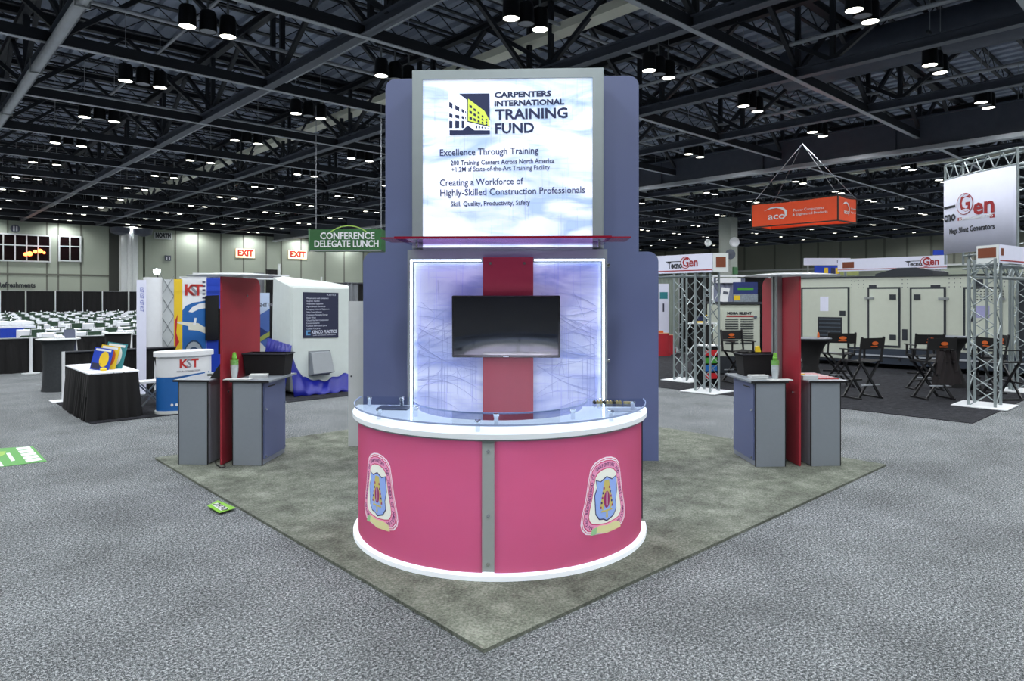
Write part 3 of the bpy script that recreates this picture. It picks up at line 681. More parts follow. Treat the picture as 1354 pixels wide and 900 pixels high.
def seal(phi, zc):
    root = None
    def put(nm, poly, m, off, par):
        me = flat(poly, 0); me.name = nm; cyl_wrap(me, phi, zc, dr, off); me.materials.append(m)
        o = bpy.data.objects.new(nm, me); COL.objects.link(o); o.parent = par; return o
    s = put('seal', seal_out, sealw, .0015, ct); s['label'] = 'white and pink shield-shaped trade seal'
    put('seal_band', scal(seal_out,.965), sealp, .0025, s); put('seal_band', scal(seal_out,.945), sealw, .0032, s)
    put('seal_band', scal(seal_out,.92), sealp, .004, s); put('seal_ring', scal(seal_out,.895), mat('seal_ring_pink',(226,150,190),.5,emit=(226,150,190),es=.25), .0048, s)
    put('seal_band', scal(seal_out,.735), sealp, .0056, s); put('seal_field', scal(seal_out,.71), sealc, .0064, s)
    sh = [(-.105,.135),(-.06,.118),(0,.145),(.06,.118),(.105,.135),(.095,.08),(.118,.03),(.1,-.04),(.108,-.1),(.075,-.142),(.03,-.148),(0,-.165),(-.03,-.148),(-.075,-.142),(-.108,-.1),(-.1,-.04),(-.118,.03),(-.095,.08)]
    put('shield_outline', scal(sh,1.06), sealk, .0072, s); put('shield', sh, sealb, .008, s)
    put('compass_body', [(-.025,.125),(.025,.125),(.07,-.06),(.04,-.09),(0,.03),(-.04,-.09),(-.07,-.06)], sealg, .0088, s)
    put('plane_emblem', ell(0,-.015,.032,.062,14), sealm, .0096, s); put('plane_emblem', [(-.005,.04),(.005,.04),(.005,-.06),(-.005,-.06)], sealw, .0104, s)
    for k in range(5):
        for sg_ in (-1,1):
            x = sg_*(.03+.008*k); z = .07-.034*k
            put('emblem_mark', [(x-.008,z-.008),(x+.008,z-.008),(x+.008,z+.008),(x-.008,z+.008)], sealk if k % 2 else sealm, .0096, s)
    put('ruler', [(-.06,-.088),(.06,-.088),(.06,-.1),(-.06,-.1)], sealg, .0104, s); put('ruler', [(-.008,-.09),(.008,-.09),(.01,-.145),(-.01,-.145)], sealg, .0104, s)
    put('ribbon', [(-.15,-.205),(-.08,-.19),(0,-.2),(.08,-.19),(.15,-.205),(.165,-.25),(.08,-.24),(0,-.258),(-.08,-.24),(-.165,-.25)], mat('ribbon_cream',(214,212,160),.5,emit=(214,212,160),es=.25), .0112, s)
    put('ribbon_end', [(-.15,-.205),(-.1,-.194),(-.11,-.243),(-.165,-.25)], mat('ribbon_green',(150,200,150),.5,emit=(150,200,150),es=.2), .012, s)  # green-printed left end of the ribbon
    # lettering along the ring
    path = dens(scal(seal_out,.815), 6)
    # start at lower left, go clockwise over the top to lower right
    k0 = min(range(len(path)), key=lambda i: abs(path[i][0]+.1)+abs(path[i][1]+.205))
    seq = [path[(k0+i) % len(path)] for i in range(len(path))]
    if seq[3][0] > seq[0][0]: seq = [seq[0]]+seq[:0:-1]
    acc = [0]
    for i in range(1, len(seq)): acc.append(acc[-1]+math.dist(seq[i], seq[i-1]))
    k1 = min(range(len(seq)//2, len(seq)), key=lambda i: abs(seq[i][0]-.1)+abs(seq[i][1]+.205)); LT = acc[k1]
    msg = 'UNITED BROTHERHOOD OF CARPENTERS AND JOINERS OF AMERICA'
    for i, ch in enumerate(msg):
        if ch == ' ': continue
        d = .02+(LT-.04)*(i+.5)/len(msg); j = max(1, next((q for q in range(len(acc)) if acc[q] >= d), 1))
        q = (d-acc[j-1])/max(1e-6, acc[j]-acc[j-1]); x = seq[j-1][0]+(seq[j][0]-seq[j-1][0])*q; z = seq[j-1][1]+(seq[j][1]-seq[j-1][1])*q
        an = math.atan2(seq[j][1]-seq[j-1][1], seq[j][0]-seq[j-1][0])
        key = ('seal', ch)
        if key not in _tc: _tc[key] = text_mesh(ch, .036, bold=.0002, ext=.0003, res=1)
        me = _tc[key].copy(); me.name = 'seal_letter'
        for v in me.vertices:
            X, Z = v.co.x, v.co.z; v.co.x = x+X*math.cos(an)-Z*math.sin(an); v.co.z = z+X*math.sin(an)+Z*math.cos(an)
        cyl_wrap(me, phi, zc, dr, .0062); me.materials.append(mat('seal_letter_ink',(112,44,110),.5))
        o = bpy.data.objects.new('seal_letter', me); COL.objects.link(o); o.parent = s
seal(-.80, .50); seal(.77, .50)
# things on the counter
o = MB().box(-.13,.13,-.09,.09,0,.012).build('tablet', mat('tablet_dark',(58,62,72),.3), loc=FL(0,600)*0+Vector(((521-677)/FPX*5.72,5.72,1.02)), rz=R(-4)); tag(o, 'dark flat brochure or tablet lying on the left end of the white countertop', 'brochure')
gold = mat('pin_gold', (150,140,96), .35, metal=.5); 
pos = Vector(((786-677)/FPX*5.55, 5.55, 1.087))
for i in range(9):
    m = MB().box(-.011,.011,-.02,.02,0,.018); m.lathe([(0,.03),(.008,.026),(.01,.018),(0,.018)],8)
    o = m.build('pin_box', gold if i % 3 else black, loc=pos+Vector((.026*i,0,0)), rz=R(5))
    tag(o, 'tiny dark and gold trinket in the row on the right end of the acrylic shelf', 'trinket', 'trinkets in a row on the acrylic shelf')
o = MB().lathe([(.028,0),(.03,.01),(.03,.016),(.0,.017)],16).build('coin_dish', gold, loc=pos+Vector((.265,0,0))); tag(o, 'small round tin at the right end of the trinket row on the shelf', 'tin')
o = MB().box(-.12,.12,-.09,.09,0,.008).build('brochure', mat('brochure_white',(205,208,214),.5), loc=(1.02*.9,5.62,1.02), rz=R(3)); tag(o, 'pale brochure lying under the acrylic shelf at its right end', 'brochure')

# ---- kiosks
def kiosk(x, y, rz, label, mirror):
    t = thing('kiosk', label, 'kiosk', (x, y, 0), rz)
    for s, nm in ((-1,'a'),(1,'b')):
        x0, x1 = (-.50,-.155) if s < 0 else (.145,.49)
        cab = MB().box(x0, x1, 0, .64, .03, .975).build('cabinet', greylam, t)
        MB().box(x0, x1, -.012, .0, .024, .975).build('front_panel', greylam, cab)
        for xx in (x0, x1): MB().box(xx-.005, xx+.005, -.014, .001, .024, .975).build('edge_strip', black, cab)
        xo = x1 if s > 0 else x0
        dm = MB().box(min(xo, xo+s*.014), max(xo, xo+s*.014), .02, .62, .09, .96).build('door', slate, cab)
        MB().box(min(xo+s*.014, xo+s*.018), max(xo+s*.014, xo+s*.018), .12, .3, .905, .92).build('door_slot', black, cab)
        for (yy, z) in ((.05,.66),(.05,.12),(.6,.66),(.6,.12)):
            MB().cyl((xo+s*.01,yy,z),(xo+s*.03,yy,z),.012,8).build('cap_bolt', chrome, cab)
        MB().box(x0-.06 if s < 0 else x0-.03, x1+.03 if s < 0 else x1+.09, -.03, .8, .978, .998).build('countertop', greylam, t)
        MB().box(x0-.06 if s < 0 else x0-.03, x1+.03 if s < 0 else x1+.09, -.032, -.03, .976, .999).build('countertop_edge', black, t)
    # tall red fin seen from its narrow end, silver mast beside it
    pts = rr(-.02, .98, .03, 2.19, .12, 5, (0,0,1,0))
    m = MB().add([(0.0, yy, z) for yy, z in pts]+[(.022, yy, z) for yy, z in pts], [tuple(range(len(pts))), tuple(range(2*len(pts)-1, len(pts)-1, -1))]+[(i,i+len(pts),(i+1)%len(pts)+len(pts),(i+1)%len(pts)) for i in range(len(pts))])
    fin = m.build('red_fin', redlam, t)
    MB().box(-.07,.0,.40,.56,.03,2.21).build('mast', alu, t, bevel=.01)
    MB().box(-.078,-.07,.47,.49,.03,2.2).build('mast_groove', dsteel, t)
    MB().box(-.15,.02,.3,.66,.022,.035).build('foot_plate', alu, t)
    for yy, z in ((.12,.85),(.78,.85),(.6,1.97)):
        MB().cyl((.02,yy,z),(.034,yy,z),.014,8).build('cap_bolt', chrome, fin)
        MB().cyl((-.012,yy,z),(.0,yy,z),.014,8).build('cap_bolt', chrome, fin)
    vs = []
    n = 20; m = MB()
    for zz, k in ((2.215,1.),(2.235,1.)):
        for i in range(n):
            for j in range(5): pass
    m = MB().lathe([(0,2.245),(.25,2.241),(.42,2.228),(.54,2.212),(.535,2.204),(.42,2.217),(.25,2.229),(0,2.232)], 32, -.04 if not mirror else .13, .42)
    m.build('curved_canopy', glassm if False else mat('frosted_canopy',(196,202,206),.3,alpha=.75), t, smooth=True)
    s = -1 if not mirror else 1
    xs = (-.13,-.075) if s < 0 else (.025,.08)
    mon = MB().box(xs[0], xs[1], .5-.32 if s < 0 else .3, .5+.32 if s<0 else .94, 1.28, 1.82).build('side_screen', tvb, t, bevel=.006)
    return t
kl = kiosk(-3.35, 7.86, R(-4), 'kiosk with tall red fin at the left corner of the booth carpet', False)
kr = kiosk(3.27, 7.80, R(3), 'kiosk with tall red fin and silver mast at the right corner of the booth carpet', True)
def klp(k, x, y, z): return k.location + Matrix.Rotation(k.rotation_euler.z, 3, 'Z') @ Vector((x, y, z))
cupm = bpy.data.materials.new('clear_plastic'); cupm.use_nodes = True; bb = cupm.node_tree.nodes['Principled BSDF']
bb.inputs['Base Color'].default_value = (.75,.82,.84,1); bb.inputs['Alpha'].default_value = .5; bb.inputs['Roughness'].default_value = .15
cupg = mat('green_drinks', (130,200,60), .4)
def cups(loc, where):
    n = 4
    t = thing('cup_stack', 'stack of clear plastic cups with green ones on top, on %s' % where, 'cups', loc)
    for i in range(7):
        MB().lathe([(.03,.0),(.045,.105),(.047,.107),(.047,.112),(.044,.112),(.029,.004),(0,.004)], 16).build('cup', cupm if i < 4 else mat('green_clear_cup',(150,205,120),.2,alpha=.7), t, loc=(0,0,.018*i), smooth=True)
    for i in range(3): MB().lathe([(0,0),(.022+.0,0),(.03-.004*i,.05),(.02,.07),(0,.075)],12).build('green_cone', mat('green_cone',(120,190,70),.4,alpha=.8), t, loc=(0,0,.2+.018*i))
    return t
def binbox(loc, rz, label):
    t = thing('fabric_bin', label, 'bin', loc, rz)
    m = MB(); 
    m.add([(-.24,-.11,0),(.24,-.11,0),(.24,.11,0),(-.24,.11,0),(-.27,-.13,.27),(.27,-.13,.27),(.27,.13,.27),(-.27,.13,.27)], [(0,3,2,1),(0,1,5,4),(1,2,6,5),(2,3,7,6),(3,0,4,7)])
    m.add([(-.22,-.09,.02),(.22,-.09,.02),(.22,.09,.02),(-.22,.09,.02),(-.25,-.11,.27),(.25,-.11,.27),(.25,.11,.27),(-.25,.11,.27)], [(0,1,2,3),(1,0,4,5),(2,1,5,6),(3,2,6,7),(0,3,7,4)])
    m.build('bin_body', blackcloth, t)
    rim = MB()
    for (a, b) in (((-.275,-.135),(.275,-.135)),((.275,-.135),(.275,.135)),((.275,.135),(-.275,.135)),((-.275,.135),(-.275,-.135))): rim.beam((a[0],a[1],.262),(b[0],b[1],.262),.02,.012)
    rim.build('rim', mat('bin_rim',(48,50,58),.6), t)
    return t
TOPZ = .999
cups(klp(kl,.10+.0,.12,TOPZ), 'the left kiosk')
binbox(klp(kl,.30,.60,TOPZ), kl.rotation_euler.z, 'black open fabric bin at the back of the left kiosk')
def cards(loc, rz, label, w=.2, d=.12, h=.05, n=5):
    t = thing('paper_stack', label, 'papers', loc, rz)
    for i in range(n):
        MB().box(-w/2,w/2,-d/2,d/2,h*i/n,h*(i+.85)/n).build('sheaf', offw, t, loc=(random.uniform(-.006,.006),random.uniform(-.006,.006),0), rz=R(random.uniform(-6,6)))
    return t
cards(klp(kl,.36,.20,TOPZ), R(15), 'white stack of cards at the front edge of the left kiosk')
cards(klp(kl,.18,.05,TOPZ), R(-5), 'thin sheets of paper beside the cups on the left kiosk', .3, .13, .012, 2)
ph = thing('card_rack', 'slanted black and white pamphlet pack leaning by the red fin on the left kiosk', 'pamphlets', klp(kl,.09,.22,TOPZ)+Vector((0,0,0)), R(-10))
pk = MB().box(-.035,.035,-.012,.012,0,.2).build('pack', white, ph, rot=(0,R(-22),0)); 
for i in range(5): MB().box(-.03,.025,-.014,-.012,.02+i*.035,.036+i*.035).build('printed_block', black if i % 2 else greenp, pk)
ph.location.x -= .05
o = MB().box(-.09,.09,-.06,.06,0,.02).build('tablet', black, loc=klp(kl,-.28,.45,TOPZ), rz=R(-8)); tag(o, 'black tablet lying on the left half of the left kiosk', 'tablet')
o = MB().slab([(-.09,0),(.04,0),(.05,.2)], -.06, .06).build('screen_wedge', black, loc=klp(kl,-.12,.2,TOPZ), rz=R(0)); tag(o, 'black wedge-shaped screen stand beside the fin on the left kiosk', 'stand')
pp = thing('potted_greens', 'small clump of green plants behind the left kiosk top', 'plant', klp(kl,-.33,.68,TOPZ))
MB().lathe([(.03,0),(.05,.03),(0,.03)],10).build('pot', black, pp)
m = MB()
for i in range(26):
    a = random.random()*6.28; l = .04+.05*random.random(); m.beam((0,0,.02),(math.cos(a)*l,math.sin(a)*l*.6,.03+.05*random.random()),.012,.003)
o = m.build('leaves', greenp, pp); o['kind'] = 'stuff'
# right kiosk
cups(klp(kr,-.215,.12,TOPZ), 'the right kiosk')
binbox(klp(kr,-.19,.60,TOPZ), kr.rotation_euler.z, 'black open fabric bin at the back of the right kiosk')
cards(klp(kr,-.40,.16,TOPZ), R(2), 'white stack of cards at the front edge of the right kiosk')
cards(klp(kr,-.2,.06,TOPZ), R(4), 'thin paper sheet under the cups on the right kiosk', .28, .12, .01, 2)
st = thing('brochure_display', 'rows of small red and white striped cards covering the right half of the right kiosk', 'cards', klp(kr,.36,.36,TOPZ), kr.rotation_euler.z)
c1 = MB().box(-.021,.021,-.045,.045,0,.01).build('card', redp, st); MB().box(-.021,.021,-.02,.02,.0101,.0115).build('card_stripe', white, c1)
c1.location = (-.17,-.2,0); c2 = c1.children[0]
for r_ in range(6):
    for q in range(8):
        if r_ == 0 and q == 0: continue
        o = inst(c1, st, (-.17+q*.047,-.2+r_*.1,0)); inst(c2, o)
o = MB().box(-.09,.09,-.05,.05,0,.05).build('card_box', mat('card_box',(190,196,200),.5), loc=klp(kr,.17,.1,TOPZ), rz=R(5)); tag(o, 'pale box of cards against the fin on the right half of the right kiosk', 'box')
for i, (x, y) in enumerate(((.12,.3),(.2,.34),(.16,.42))):
    o = MB().box(-.035,.035,-.02,.02,0,.04).build('snack_packet', (orange2, yel, white)[i], loc=klp(kr,x,y,TOPZ), rz=R(20*i)); tag(o, '%s small packet behind the pale card box on the right kiosk' % ('orange','yellow','white')[i], 'packet')
# power cable by the left kiosk
cb_ = MB().tube([FL(*p)+Vector((0,0,.035)) for p in ((284,612),(286,618),(292,622),(298,621),(296,618))], .006, 6).build('power_cable', black); tag(cb_, 'short black cable loop on the carpet at the foot of the left red fin', 'cable')
# stickers on the floor
def floor_poly(name, pts, m, z, parent=None):
    return MB().prism([(FL(x,y).x, FL(x,y).y) for x, y in pts], z-.0015, z).build(name, m, parent)
s1 = floor_poly('floor_sticker', [(-30,595),(43,590),(62,610),(-20,620)], greenp, .004); tag(s1, 'green floor sticker with white bars at the left frame edge', 'sticker')
for i in range(5):
    f0 = i/5; f1 = (i+.8)/5
    floor_poly('white_bar', [(21+15*f0,592.5+20*f0),(39+17*f0,590.5+18.5*f0),(39+17*f1,590.5+18.5*f1),(21+15*f1,592.5+20*f1)], white, .006, s1)
floor_poly('white_bar', [(8,599.5),(13,599),(20,609),(15,610)], white, .006, s1); floor_poly('white_bar', [(-12,608),(0,610),(5,616.5),(-12,617.5)], white, .006, s1)
floor_poly('lime_swirl', [(-20,598),(8,597),(6,601),(-4,606),(-20,607)], mat('lime_print',(130,170,50),.5), .006, s1)
s2 = floor_poly('floor_sticker', [(274,672),(288,664.5),(312,674.5),(290,681.5)], mat('sticker_green',(120,180,50),.5), .0245); tag(s2, 'small green and white floor sticker straddling the booth carpet edge', 'sticker')
floor_poly('white_bar', [(280,670.5),(288,668),(303,676),(292,678.5)], white, .0265, s2)
me = text_mesh('2930', .085, bold=.002, ext=.0003, fit=.26)
me.materials.append(black); me.name = 'sticker_number'; o = bpy.data.objects.new('sticker_number', me); COL.objects.link(o); o.parent = s2; o.location = FL(291.5,673.5)+Vector((0,0,.0275)); o.rotation_euler = (R(-90),0,R(-48))
# ---------------------------------------------------------------- left side
# dark mat under the left booths
mt = MB().box(2.38, 9.2, 12.1, 15.3, .0, .012).build('booth_mat', blackc, rz=GY); tag(mt, 'dark grey mat under the left-hand exhibitor booths', 'carpet')
# dining area: white banquet tables and dark green chairs
tbl = thing('banquet_table', '', 'table', rz=GY)
MB().box(-.9,.9,-.38,.38,.70,.74).build('tabletop', offw, tbl)
MB().box(-.95,.95,-.42,.42,.74,.748).box(-.95,.95,-.425,-.42,.50,.748).box(-.95,.95,.42,.425,.42,.748).box(-.952,-.95,-.42,.42,.42,.748).box(.95,.952,-.42,.42,.42,.748).build('tablecloth', cloth, tbl)
lg = MB().cyl((-.7,0,0),(-.7,0,.7),.03,6).build('leg', dsteel, tbl); inst(lg, tbl, (1.4,0,0))
ch = thing('folding_chair', '', 'chair', rz=GY)
MB().box(-.21,.21,-.2,.2,.43,.46).build('seat', darkgreen, ch)
MB().box(-.2,.2,-.235,-.21,.56,.79).build('backrest', darkgreen, ch)
lg = MB().beam((-.22,-.22,.80),(-.22,.18,0),.025).build('leg', chrome, ch); inst(lg, ch, (.44,0,0))
lg = MB().beam((-.22,.16,.46),(-.22,-.24,0),.025).build('leg', chrome, ch); inst(lg, ch, (.44,0,0))
setw = thing('place_setting', '', 'tableware', rz=GY)
MB().lathe([(0,0),(.13,.004),(.14,.012),(0,.008)],12).build('plate', white, setw)
MB().lathe([(.03,0),(.035,.13),(0,.13)],8,.16,.1).build('glass', white, setw)
ft = fc = fs_ = True; nch = 0; ntb = 0
rows = [24.5, 27.6, 30.7, 36.5, 40, 43.5, 47, 51, 55, 59, 63, 67]
glab = 'white-clothed banquet table set out in the dining area behind the low black drape'
clab = 'dark green folding chair with bright metal legs at the white dining tables'
for ri, b in enumerate(rows):
    a0 = a_on_b(-8, b); a1 = a_on_b(190, b)
    if ri <= 2: a0 = a_on_b(52, b)
    a = a0+.3+(ri % 2)*.7; cnt = 0
    while a < a1+.6:
        o = tbl if ft else dup(tbl, (0,0,0), GY)
        KIDS(tbl); ft = False; o.location = G(a, b); o['label'] = glab; o['group'] = 'dining tables'; ntb += 1
        for sgn in (-1, 1):
            for q in (-.45, .45):
                if nch >= 280: break
                if sgn > 0 and (ri > 6): continue
                c = ch if fc else dup(ch, (0,0,0), GY)
                KIDS(ch); fc = False; c.location = G(a+q, b+sgn*.55); c.rotation_euler = (0,0,GY+(0 if sgn < 0 else math.pi)); c['label'] = clab; c['group'] = 'folding chairs at the dining tables'; nch += 1
                if sgn < 0 or ri < 5:
                    s = setw if fs_ else dup(setw, (0,0,0), GY)
                    KIDS(setw); fs_ = False; s.location = G(a+q, b+sgn*.2, .748); s['label'] = 'white plate and glass laid on a white dining table'; s['group'] = 'place settings on the dining tables'
        a += 2.35
print('tables', ntb, 'chairs', nch)
# blue skirted buffet
bb_ = thing('buffet_table', 'long buffet table with royal blue skirt and white cloth at the far left edge', 'table', G(0,0), GY)
a0, a1 = a_on_b(-40, 33.6), a_on_b(47, 33.6)
MB().box(a0,a1,33.6,34.8,.72,.80).build('tabletop', cloth, bb_)
MB().drape((a0,33.55),(a1,33.55),0.0,.72,.03,.35).build('skirt', bluer, bb_)
MB().drape((a1+.02,33.55),(a1+.02,34.8),0.0,.72,.03,.35).build('skirt', cloth, bb_)
for i in range(3):
    o = MB().lathe([(.0,0),(.25,.0),(.3,.06),(.28,.16),(0,.2)],14).build('serving_dish', white, loc=G(a_on_b(6+i*14,34.2),34.2,.80)); tag(o, 'white covered dish on the blue-skirted buffet table', 'dish', 'dishes on the buffet')
# tall black drape at the far wall with white posts
dw = thing('drape_wall', 'tall black pipe-and-drape wall along the far left wall behind the dining tables', 'drape', G(0,0), GY)
ps_ = [a_on_b(p, 73) for p in (-30, 0, 34, 73, 109, 135, 170, 200, 232)]
src = None
for x0, x1 in zip(ps_[:-1], ps_[1:]):
    MB().drape((x0+.06,73),(x1-.06,73),.03,2.5,.06,.5).build('drape_panel', blackcloth, dw)
    pole = MB().cyl((0,0,0),(0,0,2.56),.038,8)
    if src is None: src = pole.build('upright', white, dw); src.location = (x1, 72.85, 0)
    else: inst(src, dw, (x1, 72.85, 0))
MB().cyl((ps_[0],72.95,2.54),(ps_[-1],72.95,2.54),.03,6).build('rail', alu, dw)
# low black drape
ld_ = thing('low_drape', 'waist-high black drape fence running across in front of the dining tables', 'drape', G(0,0), GY)
ps_ = [a_on_b(p, 21.3) for p in (-60, 40, 172, 300)]
for x0, x1 in zip(ps_[:-1], ps_[1:]): MB().drape((x0,21.3),(x1,21.3),.02,.9,.05,.3).build('drape_panel', blackcloth, ld_)
src = None
for x in ps_[1:3]:
    if src is None:
        src = MB().cyl((0,0,0),(0,0,.94),.035,8).build('upright', white, ld_); bs = MB().lathe([(0,0),(.2,0),(.2,.015),(.05,.03),(0,.03)],16).build('foot', white, src); src.location = (x,21.2,0)
    else: o = inst(src, ld_, (x,21.2,0)); inst(bs, o)
MB().cyl((ps_[0],21.25,.91),(ps_[-1],21.25,.91),.02,6).build('rail', alu, ld_)
# booth side divider by the skirted table
dv = thing('booth_divider', 'low black drape divider with a pale post behind the skirted table', 'drape', G(0,0), GY)
x0, x1 = a_on_b(83,15.2), a_on_b(232,15.2)
MB().drape((x0+.03,15.2),(x1,15.2),.02,.9,.035,.22).build('drape_panel', blackcloth, dv)
up = MB().cyl((0,0,0),(0,0,.93),.028,10).build('upright', white, dv); up.location = (x0,15.15,0); MB().box(-.2,.2,-.2,.2,.002,.014).build('foot', white, up)
MB().cyl((x0,15.17,.915),(x1,15.17,.915),.022,8).build('rail', dsteel, dv)
# cocktail table with black stretch cover, sign beside it
p = FL(73, 517)
t = thing('cocktail_table', 'tall round table in a black stretch cover left of the skirted table', 'table', (p.x, p.y+.1, 0))
MB().lathe([(.31,0),(.29,.1),(.27,.5),(.28,.95),(.33,1.06),(0,1.065)],24).build('stretch_cover', mat('rib_cloth',(44,48,52),.85,var=.4,vscale=25), t, smooth=True)
MB().lathe([(.40,1.07),(.40,1.09),(0,1.095)],28).build('tabletop', offw, t)
o = MB().lathe([(.1,0),(.1,.03),(.05,.06),(.05,.09),(0,.09)],14).build('white_bowl', white, loc=(p.x+.02,p.y+.1,1.095)); tag(o, 'small white bowl on the black-covered cocktail table at far left', 'bowl')
q = FL(92, 515)
t = thing('standing_sign', 'slanted dark grey sign stand between the cocktail table and the black divider', 'sign', (q.x, q.y, 0), R(20))
MB().slab([(-.18,.6),(.14,.6),(.1,1.27),(-.1,1.27)], -.02, .02).build('sign_face', mat('sign_grey',(92,98,120),.5), t); MB().beam((.15,0,.5),(.10,0,1.27),.03).build('edge_rail', white, t); MB().beam((-.05,.0,0),(-.05,0,.6),.04).build('stem', dsteel, t)
MB().lathe([(0,0),(.2,0),(.2,.02),(0,.02)],16).build('base', dsteel, t)
# second far cocktail table
q = FL(105, 503); t = thing('cocktail_table', 'white-topped tall table half hidden behind the slanted grey sign stand', 'table', (q.x+.1, q.y+1.4, 0)); MB().lathe([(.28,0),(.26,.5),(.3,1.02),(0,1.03)],20).build('stretch_cover', blackcloth, t, smooth=True); MB().lathe([(.36,1.035),(.36,1.05),(0,1.052)],24).build('tabletop', offw, t)
# skirted table of the first left booth
tx = thing('skirted_table', 'white-topped table in a black pleated skirt at the corner of the left booth', 'table', G(2.42+.34,12.38+.9), GY)
MB().box(-.36,.36,-.93,.93,.735,.755).build('tabletop', cloth, tx)
def skirt(x, y, z0, z1, fl, amp, per, n=180):
    m = MB(); vs = []; per_l = []
    c = [(-x,-y),(x,-y),(x,y),(-x,y)]; L = 0; segs = []
    for i in range(4):
        a, b = c[i], c[(i+1)%4]; l = math.dist(a,b); segs.append((a,b,l)); L += l
    for k in range(3):
        z = z1+(z0-z1)*k/2; f = fl*k/2
        for i in range(n):
            d = L*i/n; 
            for a, b, l in segs:
                if d <= l: break
                d -= l
            px = a[0]+(b[0]-a[0])*d/l; py = a[1]+(b[1]-a[1])*d/l
            s = 1+f/max(x,.3); w = (amp*(.25+.75*k/2))*(math.sin(L*i/n/per*6.283)+.5*math.sin(L*i/n/per*2.1+2))
            r = math.hypot(px,py); vs.append((px+px/abs(px or 1)*f*.5*(abs(px)>x*.98)+px/r*w, py+py/abs(py or 1)*f*.5*(abs(py)>y*.98)+py/r*w, z))
    fs = [(k*n+i, k*n+(i+1)%n, (k+1)*n+(i+1)%n, (k+1)*n+i) for k in range(2) for i in range(n)]
    return m.add(vs, fs)
skirt(.35,.92,.012,.745,.12,.034,.15).build('skirt', blackcloth, tx, smooth=True)
# magazines in a slanted holder
bs_ = G(2.42+.22, 12.38+.45, .755)
for i, (m, w, h, dx, dy, tl) in enumerate(((bluer,.24,.30,0,0,'front blue and yellow'), (yel,.24,.33,.05,.09,'middle yellow'), (mat('teal_print',(40,120,130),.5),.26,.36,.09,.2,'rear teal'))):
    t = thing('magazine', '%s magazine propped up on the white-topped table' % tl, 'magazine', bs_+Vector((dx,dy,0)), R(8))
    bk = MB().box(-w/2,w/2,-.006,.006,0,h).build('cover', m, t, rot=(R(-12),R(9),0)); t.scale = (1.2,1.2,1.22)
    MB().slab(ell(.03,h*.5,.06,h*.36,14), -.009, -.006).build('cover_picture', (yel,orange2,white)[i], bk); MB().box(-w*.42,w*.4,-.009,-.006,h*.86,h*.95).build('masthead', white, bk)
    MB().box(-w*.45,w*.0,-.009,-.006,h*.03,h*.3).build('cover_block', (navy2,bluer,bluep)[i], bk)
o = MB().lathe([(0,0),(.045,0),(.05,.03),(.02,.05),(0,.05)],12).build('yellow_ball', yel, loc=bs_+Vector((.12,-.08,0))); tag(o, 'small yellow giveaway in front of the magazines', 'giveaway')
o = MB().box(-.1,.1,-.07,.07,0,.01).build('leaflet', offw, loc=bs_+Vector((-.17,.03,0)), rz=R(30)); tag(o, 'white leaflet left of the magazines on the skirted table', 'leaflet')
# folded frame chair by the podium
q = FL(190, 538)
t = thing('folding_stool', 'grey metal folding stool between the skirted table and the white podium', 'stool', (q.x, q.y+.2, 0), GY)
MB().box(-.2,.2,-.18,.18,.42,.45).build('seat', white, t)
for y in (-.16,.16): MB().beam((-.18,y,0),(.18,y,.42),.022).beam((.18,y,0),(-.18,y,.42),.022).build('cross_leg', alu, t)
MB().beam((.18,-.16,.42),(.26,-.16,.82),.022).beam((.18,.16,.42),(.26,.16,.82),.022).beam((.26,-.16,.8),(.26,.16,.8),.022).build('back_frame', alu, t)
# KST podium
t = thing('podium', 'white and blue oval podium lettered KST behind the left kiosk', 'podium', G(3.82, 12.38), GY)
def podring(z0, z1, rx, ry, nm, m, n=40): 
    return MB().lathe([(1,z0),(1,z1),(0,z1+.0001)], n, 0, 0, rx, ry).build(nm, m, t, smooth=True)
podring(.012,.06,.46,.27,'base', offw); podring(.06,.62,.44,.25,'blue_band', bluep); podring(.62,.96,.44,.25,'white_band', white); podring(.96,1.04,.48,.29,'top', white)
def podwrap(me, off):
    for v in me.vertices:
        x = v.co.x; a = x/.44; v.co.x = (.44+off)*math.sin(a); v.co.y = -(.25+off)*math.cos(a)+v.co.y
KSTred = mat('kst_red', (176,40,36), .5)
def podtext(s, x, z, size, m, **kw):
    me = text_mesh(s, size, **kw); 
    for v in me.vertices: v.co.x += x; v.co.z += z
    podwrap(me, .004); me.materials.append(m); me.name = 'lettering'; o = bpy.data.objects.new('lettering', me); COL.objects.link(o); o.parent = t
podtext('K', -.09, .83, .2, KSTred, bold=.006, align='CENTER'); podtext('S', .0, .83, .2, mat('kst_grey',(130,130,140),.5), bold=.003); podtext('T', .10, .83, .2, KSTred, bold=.006)
podtext('YOUR CONNECTION', 0, .71, .04, mat('kst_grey',(130,130,140),.5))
podtext('www.kst', .12, .16, .06, white, bold=.002)
for i in range(4): 
    me = flat(ell(-.27+i*.075,.16,.024,.024,10), 0); podwrap(me, .004); me.materials.append(white); o = bpy.data.objects.new('round_icon', me); COL.objects.link(o); o.parent = t
me = flat([(-.43,.54),(-.2,.60),(.1,.66),(.43,.68),(.43,.60),(-.43,.60)], 0)
podwrap(me, .003); me.materials.append(bluep); o = bpy.data.objects.new('blue_swoosh', me); COL.objects.link(o); o.parent = t

